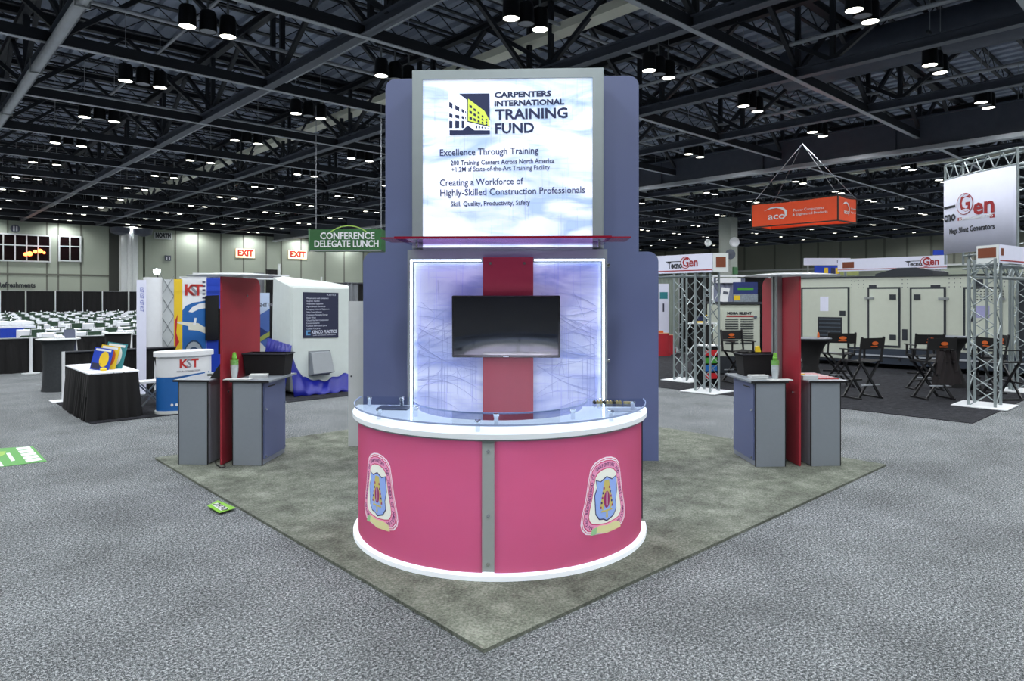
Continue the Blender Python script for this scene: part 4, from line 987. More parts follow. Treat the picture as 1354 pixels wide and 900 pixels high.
# KST back wall on b = 15.15
BK = 15.35
bw_ = thing('exhibit_backwall', 'KST exhibit back wall with yellow stripe, aircraft engine print and blue panels', 'display', G(0, BK), GY)
def ka(px): return a_on_b(px, BK)
def kz(px, py): return z_at(py, depth_b(px, BK))
def kpanel(px0, px1, py, m, nm, y=0., lo=.012, th=.03):
    return MB().box(ka(px0), ka(px1), y, y+th, lo, kz(px0, py)).build(nm, m, bw_)
greyprint = mat('grey_truss_print', (176,182,184), .6, var=.08)
tp = kpanel(212,231,369,greyprint,'grey_panel')
for j in range(5): MB().beam((ka(213),-.004,.3+j*.42),(ka(230),-.004,.72+j*.42),.02,.004).beam((ka(230),-.004,.3+j*.42),(ka(213),-.004,.72+j*.42),.02,.004).build('printed_lattice', mat('lattice_print',(120,126,130),.6), tp)
yp = kpanel(230,241,369,yel,'yellow_stripe_panel',-.004)
decal('red_flecks', [(ka(231),kz(231,425)),(ka(235),kz(235,415)),(ka(233),kz(233,440)),(ka(237),kz(237,452)),(ka(232),kz(232,460))], redp, yp, -.004)
wp = kpanel(240,273,366,white,'white_panel')
def kd(nm, pts, m, layer, par): return decal(nm, [(ka(x), kz(x,y)) for x,y in pts], m, par, 0, layer)
kd('blue_sky', [(240.5,411),(246,404),(255,400),(262,399),(272.5,397),(272.5,478),(240.5,478)], bluep, 1, wp)
kd('white_wing', [(249,412),(254,406),(263,401.5),(272.5,400),(272.5,407),(262,409),(254,413)], white, 2, wp)
kd('plane_body', [(229,425),(240.5,425),(262,427),(268,431),(272.5,433),(272.5,441),(262,437),(249,436),(249,431),(240.5,429)], mat('plane_pale',(205,205,190),.5), 2, wp)
kd('plane_tail', [(255,430),(257,420),(260,420),(258.5,430)], white, 3, wp)
for i, (r, m) in enumerate(((.36,mat('engine_dark',(30,60,90),.5)),(.33,mat('engine_grey',(150,160,168),.5)),(.24,mat('engine_dark',(30,60,90),.5)),(.2,mat('engine_mid',(120,130,140),.5)),(.1,mat('engine_dark',(30,60,90),.5)))):
    decal('engine_ring', ell(ka(256), kz(256,476), r*.62, r*1.2, 24), m, wp, 0, 2+i)
for i, (ch_, m) in enumerate(zip('KST', (KSTred, mat('kst_grey',(130,130,140),.5), KSTred))):
    text(ch_, .33, m, wp, ka(250.5+i*5.6), -.006, kz(255,384), bold=.01)
for j in range(5): MB().box(ka(267.5),ka(271.5),-.004,-.001,kz(270,374+j*5.2),kz(270,374+j*5.2)+.035).build('small_print', mat('kst_ink',(60,60,90),.5), wp)
bp1 = kpanel(273,292,364,bluer,'blue_panel',.0)
MB().slab([(ka(271),kz(271,450)),(ka(288),kz(288,449)),(ka(288),kz(288,390)),(ka(271),kz(271,391))], -.06,-.01).build('wall_screen', tvb, bp1)
kd('white_dot', ell(276,479,1,1,8), white, 2, bp1)
# white curved end panel, seen edge-on, and narrow lilac banner
MB().lathe([(0,.012),(.21,.012),(.21,2.36),(0,2.361)],20, ka(202), .0, .85, .6).build('white_column', white, bw_, smooth=True)
MB().box(ka(245),ka(370),-.5,-.46,2.42,2.46).build('top_rail', white, bw_)
MB().box(ka(238),ka(372),.0,.05,2.36,2.39).build('top_rail', white, bw_)
kp = MB().lathe([(0,0),(.05,.0),(.07,.05),(.07,.1),(0,.12)],12).build('arm_lamp', mat('spot_glow',(255,255,255),.3,emit=(235,240,255),es=6), bw_, loc=(ka(204.5),-.15,2.42))
MB().beam((ka(204.5),-.15,2.43),(ka(209),.0,2.36),.02).build('lamp_arm', black, bw_)
bn = thing('narrow_banner', 'narrow lilac banner with blue lettering at the left end of the KST exhibit', 'banner', G(a_on_b(187,14.9), 14.9), GY)
hb = z_at(370, depth_b(187,14.9))
MB().box(-.085,.085,-.01,.01,.03,hb).build('banner_sheet', lilac, bn); MB().box(-.11,.11,-.08,.08,.012,.04).build('base', alu, bn)
for z in (2.1,1.98,1.85,1.72): text('KST', .09, bluer, bn, 0, -.012, z, rot=(0,R(90),0), fit=.1)
# flight banner stand
fb = thing('banner_stand', 'blue pull-up banner with wing picture lettered FLIGHT right of the left kiosk fin', 'banner', G(a_on_b(341,14.7), 14.7), GY)
Df = depth_b(341,14.7); wf = (a_on_b(357,14.7)-a_on_b(326,14.7))/2; hf = z_at(387, Df)
bs2 = MB().box(-wf,wf,-.006,.006,.08,hf).build('banner_sheet', mat('sky_print',(70,100,170),.5,var=.35,vscale=2), fb); MB().box(-wf,wf,-.09,.09,.012,.08).build('base', alu, fb)
decal('pale_sky', [(-wf,hf),(wf,hf),(wf,hf-.35),(-wf,hf-.65)], mat('pale_blue_print',(176,192,220),.5), bs2, -.006, 1)
decal('dark_wing', [(-wf,1.25),(wf*.2,1.3),(wf,1.15),(wf,1.05),(-wf,.95)], mat('wing_blue',(30,50,110),.5), bs2, -.006, 1)
decal('green_wing', [(-wf,.92),(wf,1.2),(wf,1.1),(-wf,.8)], mat('wing_green',(150,160,80),.5), bs2, -.006, 2)
decal('white_corner', [(-wf,.08),(wf*.95,.08),(wf*.8,.8),(wf*.2,.97),(-wf,.78)], offw, bs2, -.006, 1)
text('FLIGHT', .13, black, bs2, 0.03, -.01, hf-.27, bold=.003, fit=.36); text('PRO', .1, mat('kst_grey',(130,130,140),.5), bs2, .31, -.01, hf-.27, fit=.14)
# tall drape with uprights right of the banner
td = thing('tall_drape', 'tall black drape and pale pole between the blue banner and the white moulded cabin', 'drape', G(0,0), GY)
MB().drape((a_on_b(352,15.5),15.5),(a_on_b(367,15.5),15.5),.02,2.6,.04,.2).build('drape_panel', blackcloth, td)
MB().drape((a_on_b(336,15.6),15.6),(a_on_b(350,15.6),15.6),.02,2.52,.04,.2).build('drape_panel', greyd, td)
MB().cyl((a_on_b(369,15.2),15.2,0),(a_on_b(369,15.2),15.2,2.72),.03,10).build('upright', offw, td, smooth=True)
# white moulded cabin
cb2 = thing('moulded_cabin', 'white moulded plastic cabin with dark notice board and grey vent hood', 'cabin', G(a_on_b(385,12.95), 12.95), GY)
wc = a_on_b(463,12.95)-a_on_b(385,12.95)
m = MB(); 
m.add([(0,0,.05),(wc,0,.05),(wc,1.0,.05),(0,1.0,.05),(.0,.0,2.2),(wc,0,2.2),(wc,1.0,2.3),(.05,1.0,2.42)], [(0,3,2,1),(4,5,6,7),(0,1,5,4),(1,2,6,5),(2,3,7,6),(3,0,4,7)])
shell_ = m.build('shell', mat('moulded_white',(205,214,212),.3), cb2, bevel=.05)
MB().box(.03,wc-.03,-.012,.005,.1,2.14).build('front_face', mat('moulded_white',(205,214,212),.3), shell_, bevel=.01)
def ca(px): return a_on_b(px,12.95)-a_on_b(385,12.95)
def cz(px,py): return z_at(py, depth_b(px,12.95))
bd = MB().slab([(ca(400),cz(400,446.5)),(ca(446.5),cz(446.5,446)),(ca(446.5),cz(446.5,387)),(ca(400),cz(400,386))], -.03,-.012).build('notice_board', navy2, cb2)
wi = mat('board_ink',(200,205,222),.5)
text('PLASTICS', .045, wi, bd, ca(437), -.033, cz(437,390), fit=.2)
for j, (s, w) in enumerate((('Water tanks and containers',29),('Septic tanks',17),('Wastewater Equipment',22),('Agricultural chemicals',25),('Emergency Industrial Equipment',30),('Safety Cones & barrels',20),('Containers Packaging Storage',28),('Deck Wash',12),('Oil and Gas field Containment',29),('Livestock tanks',17),('Custom fabricated parts',27),('Custom Cut parts',18))):
    text(s, .045, wi, bd, ca(404.5+w/2), -.033, cz(420,394.2+j*3.62), fit=ca(404.5+w)-ca(404.5))
text('KENCO PLASTICS', .09, wi, bd, ca(428), -.033, cz(428,438.5), bold=.0025, fit=ca(444)-ca(411)); text('tanks and plastic fabrication', .03, wi, bd, ca(428), -.033, cz(428,442.6), fit=ca(442)-ca(412))
lgp = MB().box(ca(404),ca(409.5),-.034,-.03,cz(406,443),cz(406,436.5)).build('board_logo', mat('logo_cyan',(90,150,200),.5), bd); MB().box(ca(405.8),ca(409.5),-.036,-.034,cz(406,441),cz(406,438.7)).build('logo_notch', navy2, lgp)
x0, x1 = ca(409), ca(434)
hd = MB().add([(x0-.02,-.24,cz(409,493)),(x1+.02,-.24,cz(409,492)),(x1,-.1,cz(409,466)),(x0,-.1,cz(409,467)),(x0-.02,-.0,cz(409,497)),(x1+.02,-.0,cz(409,496)),(x1,0,cz(409,465)),(x0,0,cz(409,465))],[(0,1,2,3),(7,6,5,4),(0,4,5,1),(3,2,6,7),(0,3,7,4),(1,5,6,2)]).build('vent_hood', mat('hood_grey',(128,134,140),.5), cb2)
MB().box(x0-.03,x1+.03,-.02,0,cz(409,497),cz(409,464)).build('hood_flange', mat('hood_grey',(128,134,140),.5), cb2)
# blue satin cloth round its foot
bsn = thing('blue_satin', 'royal blue satin cloth swept round the foot and left side of the white cabin', 'cloth', G(a_on_b(385,12.95), 12.95), GY)
m = MB(); vs = []; n = 60; rows_ = 5
for k in range(rows_+1):
    f = k/rows_
    for i in range(n+1):
        t_ = i/n; x = -.1+(wc+.12)*t_; top = .30+.05*math.sin(t_*9)+max(0,(.22-t_))*2.6*(1 if t_ < .22 else 0)
        z = top*(1-f)+.02*f+.02*math.sin(t_*31+f*5); y = -.08-.28*f-.018*math.sin(t_*34+f*4)-.02*math.sin(t_*13+2)
        vs.append((x,y,z))
fs = [(k*(n+1)+i,k*(n+1)+i+1,(k+1)*(n+1)+i+1,(k+1)*(n+1)+i) for k in range(rows_) for i in range(n)]
m.add(vs, fs); o = m.build('front_swag', bluesatin, bsn, smooth=True); md = o.modifiers.new('s','SOLIDIFY'); md.thickness = .01
m = MB(); vs = []
for k in range(rows_+1):
    f = k/rows_
    for i in range(25):
        t_ = i/24; vs.append((-.04-.25*f*(.6+.4*t_)-.02*math.sin(t_*40+f*3), -.1+1.1*t_, (1.0+.1*t_)*(1-f)+.02*f))
fs = [(k*25+i,k*25+i+1,(k+1)*25+i+1,(k+1)*25+i) for k in range(rows_) for i in range(24)]
m.add(vs, fs); o = m.build('side_swag', bluesatin, bsn, smooth=True); md = o.modifiers.new('s','SOLIDIFY'); md.thickness = .01
# grey curtain with dark panel beyond the cabin
gc = thing('grey_curtain', 'short grey and black curtain seen over the storage panel right of the cabin', 'drape', G(0,0), GY)
MB().drape((a_on_b(455,15.4),15.4),(a_on_b(474,15.4),15.4),.02,z_at(371,15.5),.04,.12).build('drape_panel', greyd, gc)
MB().drape((a_on_b(474,15.45),15.45),(a_on_b(492,15.45),15.45),.02,z_at(371,15.5),.03,.12).build('drape_panel', blackcloth, gc)
MB().cyl((a_on_b(425,15.4),15.4,2.3),(a_on_b(492,15.4),15.4,2.3),.02,6).build('rail', dsteel, gc)
MB().cyl((a_on_b(425,15.4),15.4,0),(a_on_b(425,15.4),15.4,2.45),.02,6).build('upright', offw, gc)

# green hanging sign
Dg = 24.0
gs_ = thing('hanging_sign', 'green hanging sign reading CONFERENCE DELEGATE LUNCH left of the tower', 'sign', (T(457)*Dg, Dg, z_at(331,Dg)), R(-3))
gprint = mat('green_sign_print', (34,92,44), .5, var=.7, vscale=.9)
wg = (505-409)/FPX*Dg/2; hg = (331-303)/FPX*Dg
box_ = MB().box(-wg,wg,0,.75,0,hg).build('sign_body', gprint, gs_)
MB().box(-wg,wg,-.01,0,-.02,.02).build('bottom_rail', alu, box_)
lf_ = MB().add([(-wg-.27,.6,0),(-wg,0,0),(-wg,0,hg),(-wg-.27,.6,hg+.1)],[(0,1,2,3)]).build('side_face', mat('green_side',(40,110,62),.5), gs_); md = lf_.modifiers.new('s','SOLIDIFY'); md.thickness = .02
text('CONFERENCE', .33, white, box_, .06, -.01, hg*.68, bold=.008, fit=(499-426)/FPX*Dg); text('DELEGATE LUNCH', .33, white, box_, .03, -.01, hg*.3, bold=.008, fit=(502-416)/FPX*Dg)
o = MB().slab(arc_band(.1,-.2,1.05,1.08,50,130,14), -.004, 0).build('arc_line', mat('lime_line',(160,200,90),.5), box_)
for x in (-wg+.1, wg-.1): MB().cyl((x,.35,hg),(x,.35,8.8-z_at(331,Dg)),.012,5).build('cable', psteel, gs_)
# wall signs on the left wall
def wallsign(px0, px1, py0, py1, txt, m, tm, nm, label, cat='sign', bold=.01):
    a0, a1 = a_on_b(px0,BW-.2), a_on_b(px1,BW-.2); D = depth_b((px0+px1)/2, BW-.2); z0, z1 = z_at(py1,D), z_at(py0,D)
    t = thing(nm, label, cat, G((a0+a1)/2, BW-.02, z0), GY)
    b_ = MB().box((a0-a1)/2,(a1-a0)/2,-.1,0,0,z1-z0).build('panel', m, t)
    if txt: text(txt, (z1-z0)*.95, tm, b_, 0, -.11, (z1-z0)/2, fit=(a1-a0)*.85, bold=bold)
    return t
exm = mat('exit_glow', (255,236,205), .5, emit=(255,226,190), es=.95); exr = mat('exit_red', (190,40,20), .5, emit=(190,40,20), es=.2)
wallsign(312.5,337,329,340.5,'EXIT',exm,exr,'exit_sign','lit exit sign on the far left wall, left one of the pair',bold=.05)
wallsign(382,406,331,342,'EXIT',exm,exr,'exit_sign','lit exit sign on the far wall just below the green hanging sign',bold=.05)
wallsign(204,228,307,316,'NORTH',offw,dsteel,'direction_sign','pale NORTH sign high on the far left wall',bold=.04)
t_ = wallsign(218.5,226.5,337.5,344.5,'',dsteel2,white,'restroom_sign','small square pictogram sign below the NORTH sign')
for x in (-.13,.13): MB().box(x-.05,x+.05,-.13,-.1,.1,.4).build('pictogram', white, t_)
D = depth_b(20, BW-.2); t = thing('round_sign', 'round dark pictogram sign above the left wall window', 'sign', G(a_on_b(20,BW), BW-.03, z_at(302,D)), GY)
MB().slab(ell(0,0,.36,.36,20), -.08, 0).build('disc', dsteel2, t); MB().box(-.16,-.05,-.1,-.08,-.22,.22).build('pictogram', white, t); MB().box(.05,.16,-.1,-.08,-.22,.22).build('pictogram', white, t)
D = depth_b(22, BW-.2); t = thing('wall_lettering', 'dark Refreshments lettering on the left wall just above the tall drape', 'sign', G(a_on_b(22,BW), BW-.03, z_at(382,D)+.35), GY)
text('Refreshments', .62, dsteel, t, 0, -.05, 0, fit=a_on_b(46,BW)-a_on_b(-4,BW), bold=.02)
# ---------------------------------------------------------------- right side
bm_ = MB().box(12.37, 20.3, 2.9, 14.8, 0, .012).build('booth_mat', blackc, rz=GY); tag(bm_, 'near-black booth carpet under the director chairs and generators', 'carpet')
# box truss helper: a thing with four chords and separate braces along local z
TR = {}
def box_truss(name, label, cat, loc, rz, w, L, step, base=True, rot=None, parts_parent=None, r=.024):
    t = parts_parent or thing(name, label, cat, loc, rz)
    if rot is not None: t.rotation_euler = rot
    key = (w, L, step, r)
    if key not in TR:
        c = MB().cyl((-w/2,-w/2,0),(-w/2,-w/2,L),r,8).build('chord', aluf, t, smooth=True)
        d = MB().cyl((-w/2,-w/2,0),(w/2,-w/2,step),r*.42,5).build('brace', aluf, t)
        TR[key] = (c, d)
    else:
        c = inst(TR[key][0], t, (0,0,0)); d = inst(TR[key][1], t, (0,0,0))
    for k in range(1, 4): inst(c, t, (0,0,0), (0,0,k*math.pi/2))
    n = int(L/step)
    for j in range(n):
        for k in range(4):
            if j == 0 and k == 0: continue
            rz_ = k*math.pi/2
            o = inst(d, t, (0,0,j*step), (0,0,rz_))
            if j % 2: o.scale = (-1,1,1)
    if base and rot is None: MB().box(-w/2-.22,w/2+.22,-w/2-.22,w/2+.22,-.002,.012).build('base_plate', white, t)
    return t
p = FL(1307, 538)
box_truss('lattice_tower', 'silver lattice truss leg at the front right corner of the generator booth', 'truss', (p.x, p.y+.1, .014), GY, .40, 2.62, .29)
p2 = G(17.6, 3.15); 
box_truss('lattice_tower', 'silver lattice truss leg at the right frame edge', 'truss', (T(1358)*14.1, 14.1, .014), GY, .40, 2.62, .29)
pl1 = FL(935, 518); pl0 = FL(905, 503)
box_truss('lattice_tower', 'silver lattice truss leg at the left end of the generator booth, nearer one', 'truss', (pl1.x, pl1.y, .014), GY, .34, 2.5, .29)
box_truss('lattice_tower', 'silver lattice truss leg at the left end of the generator booth, farther one', 'truss', (pl0.x, pl0.y, .014), GY, .34, 2.5, .29)
tred = mat('tecno_red', (150,32,40), .5); tdk = mat('tecno_dark', (34,38,48), .5)
# TecnoGen header on the left pair
# local x runs towards -b (away to the left-back reversed); face looks to -a
def header(a, b0, b1, z0, z1, nm, label, cube=True, rzo=0.):
    t = thing(nm, label, 'sign', G(a, b0, z0), GY-math.pi/2)
    L = b1-b0; h = z1-z0
    # local +x = -b direction ; so span from -L to 0
    f = MB().box(-L,0,-.02,.02,0,h).build('fascia', lilac, t)
    MB().box(-L,0,-.024,-.02,h*.1,h*.15).build('red_line', tred, f)
    return t, f, L, h
ah = (pl1.x*AX.x+pl1.y*AX.y)-.2
b0 = pl1.x*BX.x+pl1.y*BX.y-.25; b1 = b0+1.75
t, f, L, h = header(ah, b0, b1, 2.46, 2.84, 'truss_header', 'white TecnoGen header board on the left truss pair')
text('Tecno', .19, tdk, f, -.88, -.026, h*.42, bold=.006, fit=.36); text('Gen', .26, tred, f, -.51, -.026, h*.55, bold=.006, fit=.36)
MB().slab(arc_band(-.62,h*.56,.11,.125,0,355,20),-.027,-.024).build('ring_mark', tred, f); MB().box(-1.1,-.74,-.027,-.024,h*.62,h*.66).build('logo_bar', tdk, f)
cube = MB().box(-.0,.3,-.02,.0,-.0,h).build('corner_board', offw, t); cube.rotation_euler = (0,0,R(38)); MB().slab([(.06,h*.25),(.25,h*.25),(.25,h*.8),(.06,h*.8)],-.024,-.02).build('brown_picture', brownp, cube)
MB().box(.0,.02,0,.35,-.0,h).build('side_board', offw, t)
# beam truss joining the two legs
box_truss('lattice_girder', 'short lattice beam joining the two left truss legs', 'truss', G(ah+.2,b0+.2,2.5), 0, .22, 1.9, .29, False, rot=(math.pi/2,0,GY+math.pi))

# round banner tower
RT = thing('banner_truss', 'round lattice truss tower carrying the big white TecnoGen banner', 'truss', (0,0,0))
pL = Vector((T(1250)*15.6, 15.6, 0)); pR = Vector((T(1346)*13.7, 13.7, 0))
chord_v = pR-pL; dirn = chord_v.normalized(); nrm = Vector((dirn.y, -dirn.x, 0))
if nrm.dot(Vector((pL.x,pL.y,0))) > 0: nrm = -nrm
def bp_(t_): return pL+chord_v*t_+nrm*(.10*4*t_*(1-t_))
zt, zb = 4.60, 2.93
RT.location = (pL.x, pL.y, 2.7)
def loc_(v): return v-Vector((pL.x,pL.y,2.7))
back = lambda t_: bp_(t_)-nrm*.45
for zz in (4.62, 4.95):
    for fn in (bp_, back):
        pts = [loc_(fn(i/10)+Vector((0,0,zz))) for i in range(11)]
        MB().tube(pts, .025, 8).build('chord', aluf, RT)
for i in range(12):
    a_, b_ = i/12, (i+1)/12
    MB().cyl(loc_(bp_(a_)+Vector((0,0,4.62 if i%2 else 4.95))), loc_(bp_(b_)+Vector((0,0,4.95 if i%2 else 4.62))), .012, 5).build('brace', aluf, RT)
for t_ in (0, 1): 
    for fn in (bp_, back): MB().cyl(loc_(fn(t_)+Vector((0,0,2.7))), loc_(fn(t_)+Vector((0,0,4.95))), .025, 8).build('upright', aluf, RT)
    MB().cyl(loc_(bp_(t_)+Vector((0,0,4.95))), loc_(back(t_)+Vector((0,0,4.95))), .02, 6).build('tie', aluf, RT)
# the tower's right-hand ladder beyond the banner, and lower ring
for i in range(9):
    z = 2.75+.27*i
    MB().cyl(loc_(bp_(1)+Vector((.03,0,z))), loc_(bp_(1)+dirn*.1+Vector((.5,.1,z+.13*(1 if i%2 else -1)))), .012, 5).build('brace', aluf, RT)
for k in (0,.52): MB().cyl(loc_(bp_(1)+dirn*.1+Vector((.5+k,.1,2.7))), loc_(bp_(1)+dirn*.1+Vector((.5+k,.1,4.95))), .025, 8).build('upright', aluf, RT)
MB().tube([loc_(bp_(1)+Vector((0,0,4.95))), loc_(bp_(1)+dirn*.1+Vector((.6,.1,4.98)))], .025, 8).build('chord', aluf, RT)
MB().tube([loc_(bp_(1)+Vector((0,0,4.62))), loc_(bp_(1)+dirn*.1+Vector((.6,.1,4.65)))], .025, 8).build('chord', aluf, RT)
for i in range(6):
    a_, b_ = .1+i*.14, .1+(i+1)*.14
    MB().cyl(loc_(back(a_)+Vector((0,0,2.62 if i%2 else 2.9))), loc_(back(b_)+Vector((0,0,2.9 if i%2 else 2.62))), .012, 5).build('brace', aluf, RT)
for zz in (2.6,2.9): MB().tube([loc_(back(i/6)+Vector((0,0,zz))) for i in range(7)], .022, 8).build('chord', aluf, RT)
for t_ in (.12,.4,.7,.95): MB().cyl(loc_(back(t_)+Vector((0,0,0))), loc_(back(t_)+Vector((0,0,2.95))), .028, 8).build('upright', aluf, RT)
bnr = thing('large_banner', 'large white curved TecnoGen banner reading Mega Silent Generators at top right', 'banner', (pL.x, pL.y, 2.7))
def wrapb(me, off, ypush=0):
    Lc = chord_v.length
    for v in me.vertices:
        t_ = v.co.x/Lc; q = bp_(t_)+nrm*(off-v.co.y); v.co = loc_(Vector((q.x,q.y,v.co.z)))
m = MB(); vs = []
for i in range(21): vs += [(chord_v.length*i/20, 0, zb), (chord_v.length*i/20, 0, zt)]
m.add(vs, [(2*i,2*i+2,2*i+3,2*i+1) for i in range(20)])
o = m.build('banner_sheet', lilac, bnr, smooth=True); wrapb(o.data, .04); md = o.modifiers.new('s','SOLIDIFY'); md.thickness = .01
Lc = chord_v.length
def btext(s, x, z, size, mm_, fit, bold=0., nm='lettering'):
    me = text_mesh(s, size, bold=bold, fit=fit); 
    for v in me.vertices: v.co.x += x; v.co.z += z
    wrapb(me, .052); me.materials.append(mm_); me.name = nm; o = bpy.data.objects.new(nm, me); COL.objects.link(o); o.parent = bnr
def bx(px): 
    lo, hi = -.2, 1.2
    for _ in range(40):
        mid = (lo+hi)/2; q = bp_(mid); 
        if CX+FPX*q.x/q.y < px: lo = mid
        else: hi = mid
    return lo*Lc
def bz(px, py): q = bp_(bx(px)/Lc); return z_at(py, q.y)
btext('cno', (bx(1251)+bx(1266))/2, bz(1258,287), .3, tdk, bx(1266)-bx(1251), .01)
def bshape(pts, mm_, off, nm):
    me = flat(pts, 0); wrapb(me, off); me.materials.append(mm_); me.name = nm; o = bpy.data.objects.new(nm, me); COL.objects.link(o); o.parent = bnr
bshape([(bx(1251),bz(1251,274)),(bx(1266),bz(1266,270.5)),(bx(1266),bz(1266,273.5)),(bx(1251),bz(1251,277.5))], tdk, .052, 'logo_bar')
cxg = bx(1278); czg = bz(1278,269.5); rx = (bx(1289)-bx(1267))/2; rz_ = (bz(1278,255.5)-bz(1278,284))/2
bshape(ell(cxg,czg,rx,rz_,30), tred, .051, 'ring_mark'); bshape(ell(cxg,czg,rx*.92,rz_*.94,30), lilac, .053, 'ring_inner')
btext('G', cxg+.01, czg, .52, tred, rx*1.25, .012); btext('en', (bx(1290)+bx(1318))/2, bz(1304,272), .5, tred, bx(1318)-bx(1290), .012)
bshape([(bx(1269),bz(1269,292)),(bx(1318),bz(1318,287.5)),(bx(1318),bz(1318,282.5)),(bx(1269),bz(1269,288))], tred, .051, 'name_bar')
btext('POWER GENERATORS', (bx(1271)+bx(1316))/2, bz(1293,287.3), .09, white, bx(1316)-bx(1271), .002)
btext('Mega Silent Generators', (bx(1258)+bx(1318))/2, bz(1290,302), .17, tdk, bx(1318)-bx(1258), .003)
# fascia header in front at the right frame edge
hd_ = thing('truss_header', 'white header board with brown picture at the right frame edge', 'sign', (T(1321)*12.0, 12.0, z_at(347,12.0)), 0)
hh = (347-323)/FPX*12
q0 = Vector((T(1292)*12.4-T(1321)*12.0, .4, 0))
f = MB().box(0, q0.length, -.015, .015, 0, hh).build('left_board', offw, hd_, loc=q0, rz=math.atan2(-q0.y,-q0.x))
MB().slab([(.03,hh*.3),(q0.length*.9,hh*.3),(q0.length*.9,hh*.85),(.03,hh*.85)],-.02,-.015).build('brown_picture', brownp, f)
f = MB().box(0, 1.6, -.015, .015, 0, hh).build('right_board', lilac, hd_, rz=R(36)); MB().box(0,1.6,-.02,-.015,hh*.1,hh*.16).build('red_line', tred, f); MB().slab([(.05,hh*.4),(.16,hh*.4),(.16,hh*.8),(.05,hh*.8)],-.02,-.015).build('brown_picture', brownp, f)
# horizontal truss under the header
box_truss('lattice_girder', 'lattice beam under the right-hand header board', 'truss', (T(1300)*12.1, 12.15, 2.42), 0, .22, 2.6, .29, False, rot=(math.pi/2,0,R(36)+math.pi/2))

# second long TecnoGen fascia beyond the generator
a2 = 22.6; bL, bR = b_on_a(1108,a2), b_on_a(1252,a2)
t, f, L, h = header(a2, bR, bL, 2.78, 3.17, 'long_header', 'long white TecnoGen header running above the generator container')
text('Tecno', .2, tdk, f, -.42*2.0, -.026, h*.42, bold=.006, fit=.42); text('Gen', .3, tred, f, -.40, -.026, h*.55, bold=.008, fit=.42); MB().slab(arc_band(-.53,h*.55,.13,.15,0,355,20),-.027,-.024).build('ring_mark', tred, f); MB().box(-1.1,-.68,-.027,-.024,h*.62,h*.66).build('logo_bar', tdk, f)
MB().slab([(-L+.15,h*.25),(-L+.5,h*.25),(-L+.5,h*.75),(-L+.15,h*.75)],-.024,-.02).build('brown_picture', brownp, f)
for x in (-L+.2, -L/2, -.2): MB().cyl((x,.1,-2.77),(x,.1,0),.03,6).build('post', aluf, t)
# generator container
AG = 20.1
bG0, bG1 = b_on_a(1342,AG), b_on_a(1046,AG)
gt = thing('generator_container', 'long cream generator container with black-edged doors behind the director chairs', 'generator', G(AG, bG0), GY-math.pi/2)
L = bG1-bG0       # local x from -L (left in view) to 0 (right)
def gx(px): return -(b_on_a(px,AG)-bG0)
def gz(px,py): return z_at(py, depth_a(px,AG))
gasket = mat('black_gasket', (30,36,44), .6)
body = MB().box(-L,0,0,2.3,.55,2.50).build('body', cream, gt)
MB().box(-L-.02,.9,-.02,2.32,.14,.56).build('skid_base', mat('skid_blue_black',(34,44,58),.5), gt)
MB().box(-L,0.9,-.06,-.02,.34,.38).build('skid_rail', psteel, gt)
MB().box(-L-.02,.02,-.03,2.33,2.50,2.535).build('roof_edge', gasket, gt)
MB().slab([(gx(1150),2.535),(gx(1227),2.535),(gx(1227),2.66),(gx(1205),2.76),(gx(1180),2.76),(gx(1150),2.60)], .4, 1.8).build('roof_housing', gasket, gt)
def door(px0, px1, py0, py1, latch, lz, hinge):
    x0, x1 = gx(px0), gx(px1); z1, z0 = gz(px0,py0), gz(px0,py1)
    fr_ = MB(); w = .05
    fr_.box(x0-w,x1+w,-.025,-.0,z1,z1+w).box(x0-w,x1+w,-.025,0,z0-w,z0).box(x0-w,x0,-.025,0,z0,z1).box(x1,x1+w,-.025,0,z0,z1)
    d = MB().box(x0,x1,-.03,0,z0,z1).build('door', cream, gt); fr_.build('door_gasket', gasket, d)
    for z in lz: 
        xc = x1-.13 if latch > 0 else x0+.13
        MB().box(xc-.08,xc+.08,-.045,-.03,z-.07,z+.07).build('latch', gasket, d)
    for z in (z1-.25,):
        if hinge: xh = x0 if latch > 0 else x1; MB().box(xh-.12,xh+.12,-.05,-.03,z-.03,z+.03).build('hinge', alu, d)
    return d
door(1062,1121,382,470,1,[gz(1121,414)],False)
door(1150,1188,382,455,1,[gz(1188,392.5),gz(1188,446)],True)
door(1206,1248,382,460,-1,[gz(1206,392.5)],True)
d4 = door(1277,1322,382,460,-1,[gz(1277,421)],True)
for i in range(9):
    for j in range(4): 
        xx = gx(1287)+i*.075; MB().box(xx,xx+.035,-.036,-.03,gz(1300,397)+j*.07,gz(1300,397)+.035+j*.07).build('vent_hole', gasket, d4)
MB().box(gx(1291),gx(1309),-.036,-.03,gz(1300,420),gz(1300,404)).build('data_label', mat('label_lilac',(150,150,190),.5), d4)
MB().box(gx(1085),gx(1096),-.036,-.03,gz(1090,411),gz(1090,392)).build('data_label', lilac, gt)
for px, w in ((1154,10),(1237,13)): 
    l_ = MB().box(gx(px-w/2),gx(px+w/2),-.006,0,gz(px,380),gz(px,376.5)).build('maker_label', tdk, gt)
MB().box(gx(1290),gx(1300),-.012,0,gz(1295,379),gz(1295,369)).build('vent_plate', gasket, gt); MB().box(gx(1193),gx(1200),-.012,0,gz(1195,450),gz(1195,435)).build('socket_box', gasket, gt)
lv = MB().box(gx(1082),gx(1114),-.04,0,gz(1100,446),gz(1100,419)).build('louvre_panel', gasket, gt)
sl = MB().box(gx(1084),gx(1112),-.06,-.04,0,.04).build('louvre_slat', mat('slat_grey',(60,70,82),.5), lv); sl.location.z = gz(1100,444)
for j in range(1,5): inst(sl, lv, (0,0,gz(1100,444)+j*.115))
